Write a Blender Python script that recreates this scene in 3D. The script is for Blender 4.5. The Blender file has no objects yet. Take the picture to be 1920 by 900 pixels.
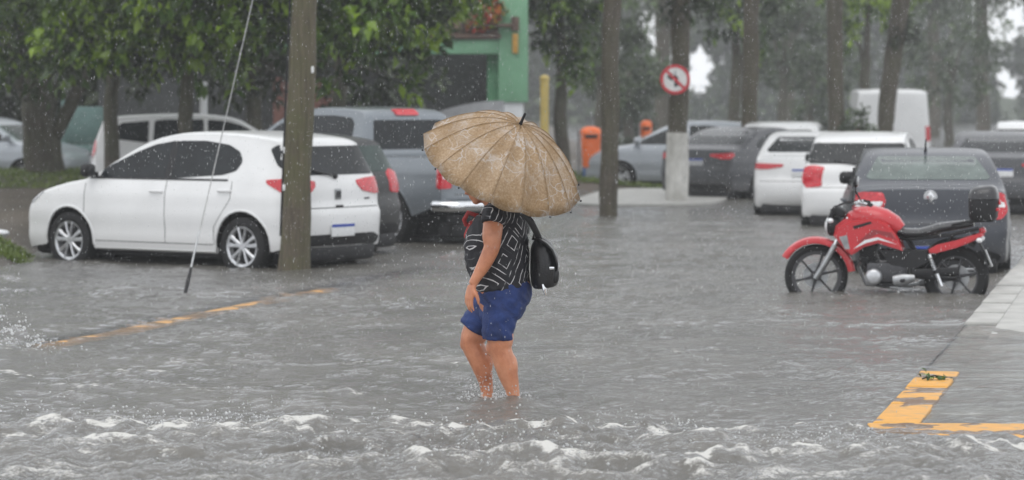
import bpy, bmesh, math, random
import numpy as np
from mathutils import Vector, Matrix
from mathutils.bvhtree import BVHTree
from mathutils.geometry import delaunay_2d_cdt

random.seed(7)
RNG = np.random.default_rng(7)
S = bpy.context.scene
COL = S.collection
R = math.radians

# ------------------------------------------------------------------ camera, world, sun, exposure
F, CAM_H, YH = 5300.0, 1.79, 192.0        # focal length in photo pixels, eye height over the water, horizon row
cam_d = bpy.data.cameras.new('camera')
cam_d.sensor_width = 36.0
cam_d.lens = F / 1920 * 36.0
cam_d.shift_y = -(450 - YH) / 1920
cam_d.clip_start, cam_d.clip_end = 0.1, 2000
cam_d.dof.use_dof = True
cam_d.dof.focus_distance = 17.0
cam_d.dof.aperture_fstop = 2.9
cam = bpy.data.objects.new('camera', cam_d)
cam.location = (0, 0, CAM_H)
cam.rotation_euler = (R(90), 0, 0)
COL.objects.link(cam)
S.camera = cam

SUN_EL, SUN_ROT = R(62), R(200)
W = bpy.data.worlds.new('World')
S.world = W
W.use_nodes = True
nt = W.node_tree
nt.nodes.clear()
sky = nt.nodes.new('ShaderNodeTexSky')
sky.sky_type = 'NISHITA'
sky.sun_disc = False
sky.sun_elevation, sky.sun_rotation = SUN_EL, SUN_ROT
sky.air_density, sky.dust_density, sky.ozone_density = 1.0, 1.5, 1.0
hs = nt.nodes.new('ShaderNodeHueSaturation')
hs.inputs['Saturation'].default_value = 0.14
bg = nt.nodes.new('ShaderNodeBackground')
bg.inputs['Strength'].default_value = 0.11
wo = nt.nodes.new('ShaderNodeOutputWorld')
nt.links.new(sky.outputs[0], hs.inputs['Color'])
# overcast: the cloud deck evens out the clear-sky gradient
cl = nt.nodes.new('ShaderNodeMix'); cl.data_type = 'RGBA'; cl.inputs[0].default_value = 0.8
cl.inputs[7].default_value = (12.3, 12.6, 13.0, 1)
nt.links.new(hs.outputs[0], cl.inputs[6])
nt.links.new(cl.outputs[2], bg.inputs['Color'])
nt.links.new(bg.outputs[0], wo.inputs['Surface'])

sun_d = bpy.data.lights.new('sun', 'SUN')
sun_d.energy, sun_d.angle = 0.9, R(50)
sun_d.color = (1, 0.97, 0.93)
sun = bpy.data.objects.new('sun', sun_d)
sun.rotation_euler = (R(28), 0, R(-20))
sun.location = (0, 0, 30)
COL.objects.link(sun)

S.view_settings.view_transform = 'Standard'
S.view_settings.look = 'None'
S.view_settings.gamma = 1
S.view_settings.exposure = 0.0
S.cycles.max_bounces = 7
S.cycles.diffuse_bounces = 3
S.cycles.glossy_bounces = 3
S.cycles.transmission_bounces = 4
S.cycles.transparent_max_bounces = 10
S.cycles.volume_bounces = 1
S.cycles.use_denoising = True

HAZE_DENSITY = 0.0010

# ------------------------------------------------------------------ helpers
def at(px, Y, z=0.0):
    return Vector(((px - 960) / F * Y, Y, z))

def zpx(py, Y):
    return CAM_H - (py - YH) * Y / F

def hashn(ix, iy, seed):
    h = (ix * 374761393 + iy * 668265263 + seed * 1442695041) & 0xFFFFFFFF
    h = ((h ^ (h >> 13)) * 1274126177) & 0xFFFFFFFF
    return (h ^ (h >> 16)) & 0xFFFFFFFF

def pnoise(x, y, seed=0):
    x = np.asarray(x, float); y = np.asarray(y, float)
    x0 = np.floor(x).astype(np.int64); y0 = np.floor(y).astype(np.int64)
    fx = x - x0; fy = y - y0
    def g(ix, iy, dx, dy):
        a = hashn(ix, iy, seed) / 4294967296.0 * 2 * np.pi
        return np.cos(a) * dx + np.sin(a) * dy
    u = fx * fx * fx * (fx * (fx * 6 - 15) + 10); v = fy * fy * fy * (fy * (fy * 6 - 15) + 10)
    n00 = g(x0, y0, fx, fy); n10 = g(x0 + 1, y0, fx - 1, fy)
    n01 = g(x0, y0 + 1, fx, fy - 1); n11 = g(x0 + 1, y0 + 1, fx - 1, fy - 1)
    return 1.5 * ((n00 * (1 - u) + n10 * u) * (1 - v) + (n01 * (1 - u) + n11 * u) * v)

def smooth(a, b, x):
    t = np.clip((x - a) / (b - a), 0, 1)
    return t * t * (3 - 2 * t)

def tag(o, label=None, cat=None, group=None, kind=None):
    if label: o['label'] = label
    if cat: o['category'] = cat
    if group: o['group'] = group
    if kind: o['kind'] = kind
    return o

def thing(name, label, cat, loc=(0, 0, 0), rz=0.0, group=None):
    o = bpy.data.objects.new(name, None)
    o.empty_display_size = 0.2
    COL.objects.link(o)
    o.location = loc
    o.rotation_euler = (0, 0, rz)
    return tag(o, label, cat, group)

def copy_tree(o, parent=None):
    c = o.copy()
    COL.objects.link(c)
    c.parent = parent
    for ch in list(o.children):
        copy_tree(ch, c)
    return c

class MB:
    def __init__(self):
        self.v = []; self.f = []; self.m = []
    def add(self, vs, fs, mi=0):
        b = len(self.v)
        self.v += [tuple(p) for p in vs]
        self.f += [tuple(i + b for i in f) for f in fs]
        self.m += [mi] * len(fs)
        return self
    def box(self, c, s, rot=None, mi=0, bev=0.0):
        c = Vector(c); hx, hy, hz = s[0] / 2, s[1] / 2, s[2] / 2
        if bev <= 0:
            pts = [Vector((x, y, z)) for x in (-hx, hx) for y in (-hy, hy) for z in (-hz, hz)]
            fs = [(0, 1, 3, 2), (4, 6, 7, 5), (0, 4, 5, 1), (2, 3, 7, 6), (0, 2, 6, 4), (1, 5, 7, 3)]
        else:
            bm = bmesh.new()
            bmesh.ops.create_cube(bm, size=1)
            for v in bm.verts: v.co = Vector((v.co.x * s[0], v.co.y * s[1], v.co.z * s[2]))
            bmesh.ops.bevel(bm, geom=bm.edges[:], offset=min(bev, min(s) * 0.45), segments=2, affect='EDGES', profile=0.5)
            bm.verts.index_update()
            pts = [v.co.copy() for v in bm.verts]
            fs = [tuple(v.index for v in f.verts) for f in bm.faces]
            bm.free()
        if rot is not None: pts = [rot @ p for p in pts]
        return self.add([p + c for p in pts], fs, mi)
    def tube(self, pts, rad, n=10, cap=True, mi=0, flat=None):
        pts = [Vector(p) for p in pts]
        if not hasattr(rad, '__len__'): rad = [rad] * len(pts)
        vs = []; fs = []
        up = None
        for i, p in enumerate(pts):
            t = (pts[min(i + 1, len(pts) - 1)] - pts[max(i - 1, 0)]).normalized()
            if up is None:
                up = Vector((0, 0, 1)) if abs(t.z) < 0.9 else Vector((0, 1, 0))
            a = (up - t * up.dot(t))
            if a.length < 1e-4: a = t.orthogonal()
            a.normalize(); up = a
            b = t.cross(a)
            r = rad[i]
            ra, rb = r if hasattr(r, '__len__') else (r, r)
            for k in range(n):
                an = 2 * math.pi * k / n
                vs.append(p + a * math.cos(an) * ra + b * math.sin(an) * rb)
        for i in range(len(pts) - 1):
            for k in range(n):
                k2 = (k + 1) % n
                fs.append((i * n + k, i * n + k2, (i + 1) * n + k2, (i + 1) * n + k))
        if cap:
            fs.append(tuple(range(n))[::-1])
            fs.append(tuple((len(pts) - 1) * n + k for k in range(n)))
        return self.add(vs, fs, mi)
    def lathe(self, prof, n=24, M=None, mi=0, closed=False):
        """prof: (r, h) around local z"""
        vs = []; fs = []
        for r, h in prof:
            for k in range(n):
                a = 2 * math.pi * k / n
                vs.append(Vector((r * math.cos(a), r * math.sin(a), h)))
        m = len(prof)
        for i in range(m if closed else m - 1):
            j = (i + 1) % m
            for k in range(n):
                k2 = (k + 1) % n
                fs.append((i * n + k, i * n + k2, j * n + k2, j * n + k))
        if not closed:
            if prof[0][0] > 1e-6: fs.append(tuple(range(n))[::-1])
            if prof[-1][0] > 1e-6: fs.append(tuple((m - 1) * n + k for k in range(n)))
        if M is not None: vs = [M @ v for v in vs]
        return self.add(vs, fs, mi)
    def ell(self, c, r, nu=16, nv=10, rot=None, mi=0):
        prof = []
        vs = []; fs = []
        c = Vector(c)
        for i in range(nv + 1):
            th = math.pi * i / nv
            for k in range(nu):
                a = 2 * math.pi * k / nu
                p = Vector((r[0] * math.sin(th) * math.cos(a), r[1] * math.sin(th) * math.sin(a), r[2] * math.cos(th)))
                if rot is not None: p = rot @ p
                vs.append(c + p)
        for i in range(nv):
            for k in range(nu):
                k2 = (k + 1) % nu
                fs.append((i * nu + k, (i + 1) * nu + k, (i + 1) * nu + k2, i * nu + k2))
        return self.add(vs, fs, mi)
    def prism(self, poly, y0, y1, mi=0):
        """poly of (x,z) extruded between y0 and y1"""
        n = len(poly)
        vs = [(p[0], y0, p[1]) for p in poly] + [(p[0], y1, p[1]) for p in poly]
        fs = [(i, (i + 1) % n, n + (i + 1) % n, n + i) for i in range(n)]
        fs += [tuple(range(n))[::-1], tuple(range(n, 2 * n))]
        return self.add(vs, fs, mi)
    def mesh(self, name, weld=0.0, recalc=True):
        me = bpy.data.meshes.new(name)
        me.from_pydata(self.v, [], self.f)
        me.polygons.foreach_set('material_index', self.m)
        bm = bmesh.new(); bm.from_mesh(me)
        if weld: bmesh.ops.remove_doubles(bm, verts=bm.verts[:], dist=weld)
        if recalc: bmesh.ops.recalc_face_normals(bm, faces=bm.faces[:])
        bm.to_mesh(me); bm.free()
        return me
    def build(self, name, mats, parent=None, smooth=35, weld=0.0, bevel=0.0):
        me = self.mesh(name, weld)
        return link(name, me, mats, parent, smooth)

def set_smooth(me, ang):
    if not len(me.polygons): return
    if ang is None: return
    me.polygons.foreach_set('use_smooth', [True] * len(me.polygons))
    if ang < 180 and hasattr(me, 'set_sharp_from_angle'):
        me.set_sharp_from_angle(angle=R(ang))

def link(name, me, mats, parent=None, smooth=35):
    if not isinstance(mats, (list, tuple)): mats = [mats]
    for m in mats: me.materials.append(m)
    set_smooth(me, smooth)
    o = bpy.data.objects.new(name, me)
    COL.objects.link(o)
    if parent is not None: o.parent = parent
    return o

def np_mesh(name, V, Fc, attrs=None):
    V = np.asarray(V, np.float32); Fc = np.asarray(Fc, np.int32)
    me = bpy.data.meshes.new(name)
    k = Fc.shape[1]
    me.vertices.add(len(V)); me.vertices.foreach_set('co', V.ravel())
    me.loops.add(Fc.size); me.loops.foreach_set('vertex_index', Fc.ravel())
    me.polygons.add(len(Fc))
    me.polygons.foreach_set('loop_start', np.arange(0, Fc.size, k, dtype=np.int32))
    me.polygons.foreach_set('loop_total', np.full(len(Fc), k, np.int32))
    me.update(calc_edges=True)
    for an, av in (attrs or {}).items():
        a = me.attributes.new(an, 'FLOAT', 'POINT')
        a.data.foreach_set('value', np.asarray(av, np.float32).ravel())
    return me

def voxel(mb, size, it=6, fac=0.5):
    """union of overlapping closed pieces as one continuous skin"""
    me = mb.mesh('tmp')
    o = bpy.data.objects.new('tmp', me); COL.objects.link(o)
    m = o.modifiers.new('r', 'REMESH'); m.mode = 'VOXEL'; m.voxel_size = size
    s = o.modifiers.new('s', 'SMOOTH'); s.factor = fac; s.iterations = it
    dg = bpy.context.evaluated_depsgraph_get()
    dg.update()
    r = bpy.data.meshes.new_from_object(o.evaluated_get(dg))
    bpy.data.objects.remove(o); bpy.data.meshes.remove(me)
    return r

# ------------------------------------------------------------------ materials
def base_mat(name):
    m = bpy.data.materials.new(name); m.use_nodes = True
    t = m.node_tree
    return m, t, t.nodes['Principled BSDF']

def N(t, kind, **kw):
    n = t.nodes.new(kind)
    for k, v in kw.items():
        if k in n.inputs: n.inputs[k].default_value = v
        else: setattr(n, k, v)
    return n

def ramp(t, src, stops):
    r = t.nodes.new('ShaderNodeValToRGB')
    e = r.color_ramp.elements
    while len(e) > 1: e.remove(e[-1])
    e[0].position = stops[0][0]; e[0].color = (*stops[0][1], 1)
    for p, c in stops[1:]:
        x = e.new(p); x.color = (*c, 1)
    t.links.new(src, r.inputs[0])
    return r

def mat(name, col, rough=0.5, var=0.12, scale=6.0, bump=0.0, bscale=60.0, metal=0.0, coat=0.0, spec=0.5, stretch=None):
    m, t, p = base_mat(name)
    tc = N(t, 'ShaderNodeTexCoord')
    src = tc.outputs['Object']
    if stretch:
        mp = N(t, 'ShaderNodeMapping'); mp.inputs['Scale'].default_value = stretch
        t.links.new(src, mp.inputs[0]); src = mp.outputs[0]
    n = N(t, 'ShaderNodeTexNoise', Scale=scale, Detail=5.0, Roughness=0.6)
    t.links.new(src, n.inputs['Vector'])
    lo = tuple(c * (1 - var) for c in col); hi = tuple(min(1, c * (1 + var)) for c in col)
    r = ramp(t, n.outputs[0], [(0.3, lo), (0.7, hi)])
    t.links.new(r.outputs[0], p.inputs['Base Color'])
    p.inputs['Roughness'].default_value = rough
    p.inputs['Metallic'].default_value = metal
    p.inputs['Coat Weight'].default_value = coat
    p.inputs['Coat Roughness'].default_value = 0.06
    p.inputs['Specular IOR Level'].default_value = spec
    if bump:
        n2 = N(t, 'ShaderNodeTexNoise', Scale=bscale, Detail=4.0)
        t.links.new(src, n2.inputs['Vector'])
        b = N(t, 'ShaderNodeBump', Strength=bump, Distance=0.02)
        t.links.new(n2.outputs[0], b.inputs['Height'])
        t.links.new(b.outputs[0], p.inputs['Normal'])
    return m

def paint(name, col, metal=0.0, rough=0.32, coat=0.7):
    """wet car paint: small beads of rain roughen the clear coat"""
    m, t, p = base_mat(name)
    tc = N(t, 'ShaderNodeTexCoord')
    n = N(t, 'ShaderNodeTexNoise', Scale=1.6, Detail=6.0, Roughness=0.65)
    t.links.new(tc.outputs['Object'], n.inputs['Vector'])
    r = ramp(t, n.outputs[0], [(0.3, tuple(c * 0.93 for c in col)), (0.7, tuple(min(1, c * 1.04) for c in col))])
    # road dirt low on the panels
    sep = N(t, 'ShaderNodeSeparateXYZ'); t.links.new(tc.outputs['Object'], sep.inputs[0])
    d = N(t, 'ShaderNodeMapRange'); d.inputs['From Min'].default_value = 0.55; d.inputs['From Max'].default_value = 0.18
    d.inputs['To Max'].default_value = 0.45
    t.links.new(sep.outputs[2], d.inputs[0])
    mu = N(t, 'ShaderNodeMath', operation='MULTIPLY'); t.links.new(d.outputs[0], mu.inputs[0]); t.links.new(n.outputs[0], mu.inputs[1])
    mx = N(t, 'ShaderNodeMix', data_type='RGBA')
    t.links.new(mu.outputs[0], mx.inputs[0]); t.links.new(r.outputs[0], mx.inputs[6]); mx.inputs[7].default_value = (0.2, 0.18, 0.15, 1)
    t.links.new(mx.outputs[2], p.inputs['Base Color'])
    p.inputs['Roughness'].default_value = rough; p.inputs['Metallic'].default_value = metal
    p.inputs['Coat Weight'].default_value = coat; p.inputs['Coat Roughness'].default_value = 0.08
    v = N(t, 'ShaderNodeTexVoronoi', Scale=70.0)
    t.links.new(tc.outputs['Object'], v.inputs['Vector'])
    b = N(t, 'ShaderNodeBump', Strength=0.10, Distance=0.01)
    t.links.new(v.outputs[0], b.inputs['Height']); t.links.new(b.outputs[0], p.inputs['Coat Normal'])
    return m

def glass_mat(name, col=(0.012, 0.014, 0.016), rough=0.12):
    m, t, p = base_mat(name)
    tc = N(t, 'ShaderNodeTexCoord')
    n = N(t, 'ShaderNodeTexNoise', Scale=5.0, Detail=6.0, Roughness=0.7)
    t.links.new(tc.outputs['Object'], n.inputs['Vector'])
    r = ramp(t, n.outputs[0], [(0.35, col), (0.7, tuple(c * 1.8 for c in col))])
    t.links.new(r.outputs[0], p.inputs['Base Color'])
    p.inputs['Roughness'].default_value = rough
    p.inputs['Specular IOR Level'].default_value = 0.28
    v = N(t, 'ShaderNodeTexVoronoi', Scale=55.0)
    t.links.new(tc.outputs['Object'], v.inputs['Vector'])
    b = N(t, 'ShaderNodeBump', Strength=0.12, Distance=0.01)
    t.links.new(v.outputs[0], b.inputs['Height']); t.links.new(b.outputs[0], p.inputs['Normal'])
    return m

M = {}
M['white'] = paint('white_paint', (0.73, 0.735, 0.74), rough=0.4)
M['silver'] = paint('silver_paint', (0.36, 0.39, 0.43), metal=0.35, rough=0.35)
M['silverblue'] = paint('silver_blue_paint', (0.19, 0.215, 0.24), metal=0.3, rough=0.35)
M['darkgrey'] = paint('dark_grey_paint', (0.050, 0.052, 0.060), rough=0.38, coat=0.35)
M['navy'] = paint('slate_paint', (0.026, 0.031, 0.044), rough=0.38, coat=0.35)
M['black_paint'] = paint('black_paint', (0.006, 0.0065, 0.008), rough=0.4, coat=0.25)
M['red_paint'] = paint('red_paint', (0.52, 0.012, 0.022), rough=0.3)
M['glass'] = glass_mat('tinted_glass')
M['glass_reflecting'] = glass_mat('rear_glass', (0.085, 0.105, 0.098), 0.15)  # grey-green reflection put into the base colour of the glass
M['glass_teal'] = glass_mat('teal_glass', (0.030, 0.045, 0.042), 0.15)
M['rubber'] = mat('rubber', (0.014, 0.014, 0.015), 0.75, 0.3, 12, 0.3, 90, spec=.3)
M['plastic'] = mat('black_plastic', (0.014, 0.014, 0.016), 0.5, 0.3, 8, 0.15, 120, spec=.35)
M['seam'] = mat('seam_black', (0.05, 0.05, 0.052), 0.7)
M['alloy'] = mat('alloy', (0.55, 0.56, 0.58), 0.3, 0.15, 15, metal=0.7)
M['alloy_dark'] = mat('dark_alloy', (0.06, 0.06, 0.065), 0.4, 0.2, 15, metal=0.5)
M['chrome'] = mat('chrome', (0.75, 0.76, 0.78), 0.15, 0.08, 20, metal=1.0)
M['steel'] = mat('steel', (0.38, 0.39, 0.40), 0.35, 0.25, 15, metal=0.8)
M['redlens'] = mat('red_lens', (0.52, 0.012, 0.025), 0.15, 0.3, 30, coat=0.6)
M['clearlens'] = mat('clear_lens', (0.75, 0.76, 0.78), 0.1, 0.2, 25, coat=0.8)
M['headlens'] = mat('head_lens', (0.30, 0.31, 0.33), 0.1, 0.4, 18, coat=0.8)
M['plate_white'] = mat('plate_white', (0.70, 0.71, 0.72), 0.4, 0.12, 40)
M['plate_grey'] = mat('plate_grey', (0.42, 0.43, 0.45), 0.4, 0.12, 40)
M['plate_blue'] = mat('plate_blue', (0.03, 0.07, 0.36), 0.4, 0.1, 40)
def worn(name, a, c):
    """road paint rubbed through to the concrete in patches"""
    m, t, p = base_mat(name)
    tc = N(t, 'ShaderNodeTexCoord')
    n = N(t, 'ShaderNodeTexNoise', Scale=9.0, Detail=9.0, Roughness=0.72); t.links.new(tc.outputs['Object'], n.inputs['Vector'])
    r = ramp(t, n.outputs[0], [(0.36, c), (0.45, tuple(x * .85 for x in a)), (0.62, a)])
    t.links.new(r.outputs[0], p.inputs['Base Color']); p.inputs['Roughness'].default_value = 0.5
    b = N(t, 'ShaderNodeBump', Strength=0.4, Distance=0.01); t.links.new(n.outputs[0], b.inputs['Height']); t.links.new(b.outputs[0], p.inputs['Normal'])
    return m
M['concrete'] = mat('concrete', (0.40, 0.395, 0.375), 0.55, 0.22, 3, 0.3, 60)
M['yellow_line'] = worn('yellow_road_paint', (0.74, 0.36, 0.05), (0.30, 0.25, 0.18))
M['ochre_line'] = worn('worn_yellow_paint', (0.62, 0.33, 0.09), (0.25, 0.20, 0.14))

# ------------------------------------------------------------------ setting: ground, water, kerbs
def XR(Y): return 2.00 + 0.235 * (Y - 15.7)          # kerb on the right
def XL(Y): return -3.5 + 0.262 * (Y - 20.6)          # painted line on the left

def slab_z(Y): return np.clip(-0.016 + 0.0028 * (Y - 15.7) + 0.009 * np.maximum(0, Y - 21.2), -0.016, 0.07)

def ground_z(X, Y):
    X = np.asarray(X, float); Y = np.asarray(Y, float)
    z = np.full(np.broadcast(X, Y).shape, -0.17)
    t = XL(Y) - X
    z = z + 0.166 * np.exp(-(t / 0.40) ** 2) * smooth(19.5, 21, Y) * (1 - smooth(29, 33, Y))
    z = z + 0.10 * smooth(0.2, 1.6, t) * smooth(19, 26, Y)
    z = z + 0.05 * smooth(38, 60, Y)
    # verge on the left under the trees
    verge = smooth(0, .7, (-5.25 - 0.10 * (Y - 31.5)) - X) * smooth(30.0, 31.2, Y)
    z = z + 0.27 * verge
    z = z + 0.16 * smooth(51, 54, Y) * smooth(0, 1, -1.2 - X)
    z = z + 0.19 * smooth(57, 60, Y) * smooth(0, 2, 3.2 - X)
    z = z + 0.12 * smooth(-0.2, 0.6, X - XR(Y) - 1.0)
    z = z + 0.012 * pnoise(X * 0.6, Y * 0.6, 3)
    return z

def fan_grid(rows, us, ymin=9.0, xlim=199.0):
    Yv, U = np.meshgrid(rows, us, indexing='ij')
    X = np.clip(U * np.maximum(Yv, ymin), -xlim, xlim)
    nr, nc = X.shape
    i = np.arange(nr * nc).reshape(nr, nc)
    q = np.stack([i[:-1, :-1], i[:-1, 1:], i[1:, 1:], i[1:, :-1]], -1).reshape(-1, 4)
    d = np.abs(X.ravel()[q[:, 0]] - X.ravel()[q[:, 1]]) + np.abs(X.ravel()[q[:, 2]] - X.ravel()[q[:, 3]])
    q = q[d > 1e-6]
    return X, Yv, q

wing = np.array([0.28, 0.36, 0.5, 0.8, 1.5, 3, 6, 14])
gu = np.concatenate([-wing[::-1], np.linspace(-0.24, 0.24, 130), wing])
grow = np.concatenate([[-2, 3, 7], np.arange(9, 70, 0.3), np.linspace(71, 390, 60)])
gx, gy, gq = fan_grid(grow, gu)
gz = ground_z(gx, gy)
def earth(X, Y):
    e = smooth(0, .7, (-5.25 - 0.10 * (Y - 31.5)) - X) * smooth(30.0, 31.2, Y)
    return np.maximum(e, smooth(50, 53, Y) * smooth(0, 1, 4.0 - X))
def ground_mat():
    m, t, p = base_mat('wet_ground')
    tc = N(t, 'ShaderNodeTexCoord')
    n = N(t, 'ShaderNodeTexNoise', Scale=0.5, Detail=8.0, Roughness=0.7); t.links.new(tc.outputs['Object'], n.inputs['Vector'])
    r = ramp(t, n.outputs[0], [(0.3, (0.045, 0.043, 0.04)), (0.55, (0.075, 0.07, 0.062)), (0.75, (0.11, 0.095, 0.075))])
    ea = N(t, 'ShaderNodeAttribute', attribute_name='earth')
    re_ = ramp(t, n.outputs[0], [(0.3, (0.040, 0.030, 0.021)), (0.7, (0.085, 0.066, 0.046))])
    me_ = N(t, 'ShaderNodeMix', data_type='RGBA'); t.links.new(ea.outputs['Fac'], me_.inputs[0]); t.links.new(r.outputs[0], me_.inputs[6]); t.links.new(re_.outputs[0], me_.inputs[7])
    t.links.new(me_.outputs[2], p.inputs['Base Color'])
    p.inputs['Roughness'].default_value = 0.6
    n2 = N(t, 'ShaderNodeTexNoise', Scale=14.0, Detail=6.0); t.links.new(tc.outputs['Object'], n2.inputs['Vector'])
    b = N(t, 'ShaderNodeBump', Strength=0.6, Distance=0.04); t.links.new(n2.outputs[0], b.inputs['Height']); t.links.new(b.outputs[0], p.inputs['Normal'])
    return m
M['ground'] = ground_mat()
ground = link('ground', np_mesh('ground', np.stack([gx, gy, gz], -1).reshape(-1, 3), gq, {'earth': earth(gx, gy)}), M['ground'], None, 180)
tag(ground, kind='structure')

def strip(name, pts, width, mat_, dz=0.004, zf=None, kind='structure'):
    """painted band following the ground; pts are (X, Y)"""
    vs = []; fs = []
    P = []
    for a, b in zip(pts[:-1], pts[1:]):
        n = max(2, int((Vector(b) - Vector(a)).length / 0.12))
        P += [Vector(a).lerp(Vector(b), i / n) for i in range(n)]
    P.append(Vector(pts[-1]))
    for i, p in enumerate(P):
        d = (P[min(i + 1, len(P) - 1)] - P[max(i - 1, 0)]).normalized()
        nrm = Vector((d.y, -d.x))
        e = 0.16 * float(pnoise(p.x * 4.1, p.y * 4.1, 9)) * width
        for k in range(5):
            q = p + nrm * width * (k / 4 - 0.5) * (1 + (e / width if k in (0, 4) else 0))
            z = float(zf(q.x, q.y)) + dz
            vs.append((q.x, q.y, z))
    for i in range(len(P) - 1):
        for k in range(4):
            a = i * 5 + k
            fs.append((a, a + 1, a + 6, a + 5))
    mb = MB(); mb.add(vs, fs)
    o = mb.build(name, mat_, None, 180)
    return tag(o, kind=kind)

strip('road_marking', [(XL(20.6), 20.6), (XL(24), 24), (XL(27.3), 27.3)], 0.28, M['ochre_line'], 0.006, ground_z)

# right-hand pavement slab with kerb stones
sx = []; rows_s = np.concatenate([np.arange(15.55, 40, 0.5), [42, 46, 50]])
mb = MB()
top = []
for Y in rows_s:
    z = float(slab_z(Y))
    for k in range(14):
        X = XR(Y) + 0.26 + (k / 13) ** 1.6 * 14
        top.append((X, Y, z + 0.003 * float(pnoise(X * 2, Y * 2, 5))))
fs = [(i * 14 + k, i * 14 + k + 1, (i + 1) * 14 + k + 1, (i + 1) * 14 + k) for i in range(len(rows_s) - 1) for k in range(13)]
mb.add(top, fs)
n0 = 14
for k in range(13):   # near edge face
    a, b = top[k], top[k + 1]
    mb.add([a, b, (b[0], b[1], -0.3), (a[0], a[1], -0.3)], [(0, 1, 2, 3)])
pave = mb.build('pavement', M['concrete'], None, 30)
tag(pave, kind='structure')
kerb = bpy.data.objects.new('kerb', None); COL.objects.link(kerb); tag(kerb, kind='structure')
Yk = 15.75; i = 0
while Yk < 34:
    L = 0.98
    a = Vector((XR(Yk) + 0.08, Yk)); b = Vector((XR(Yk + L) + 0.08, Yk + L))
    d = (b - a).normalized()
    yellow = i < 3
    c = (a + b) / 2
    z = float(slab_z(Yk + L / 2)) + 0.023 + random.uniform(-.002, .002) - (0.040 if i in (3, 4, 5) else (.014 if i > 6 else (.03 if i == 6 else 0)))
    mk = MB(); mk.box((0, -.045, -0.13), ((b - a).length - 0.012, 0.26, 0.26), None, 0, 0.012)
    o = mk.build('kerb_stone', M['yellow_line'] if yellow else M['concrete'], kerb, 30)
    o.location = (c.x, c.y, z); o.rotation_euler = (0, 0, math.atan2(d.y, d.x))
    Yk += L + 0.005; i += 1
for k in range(6):
    mk = MB(); mk.box((0, 0, -0.13), (0.98, 0.80, 0.26), None, 0, 0.012)
    o = mk.build('kerb_stone', M['yellow_line'], kerb, 30)
    o.location = (XR(15.4) + 0.52 + k * 0.99, 15.30, 0.010 + random.uniform(-.002, .002)); o.rotation_euler = (0, 0, R(-2))

# traffic island round the white-painted trunk
mb = MB()
isl = []
for k in range(40):
    a = 2 * math.pi * k / 40
    ca, sa = math.cos(a), math.sin(a)
    isl.append((1.0 * math.copysign(abs(ca) ** 0.5, ca) * 1.35 + 0.0, math.copysign(abs(sa) ** 0.6, sa) * 4.6))
c = at(1232, 53.0)
vs = [(c.x + x + y * .12, c.y + y, 0.045) for x, y in isl] + [(c.x + x + y * .12, c.y + y, -0.25) for x, y in isl]
mb.add(vs, [tuple(range(40))] + [(k, (k + 1) % 40, 40 + (k + 1) % 40, 40 + k) for k in range(40)])
tag(mb.build('traffic_island', M['concrete'], None, 30), kind='structure')

# ------------------------------------------------------------------ water
WOMAN = at(938, 17.0)

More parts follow.
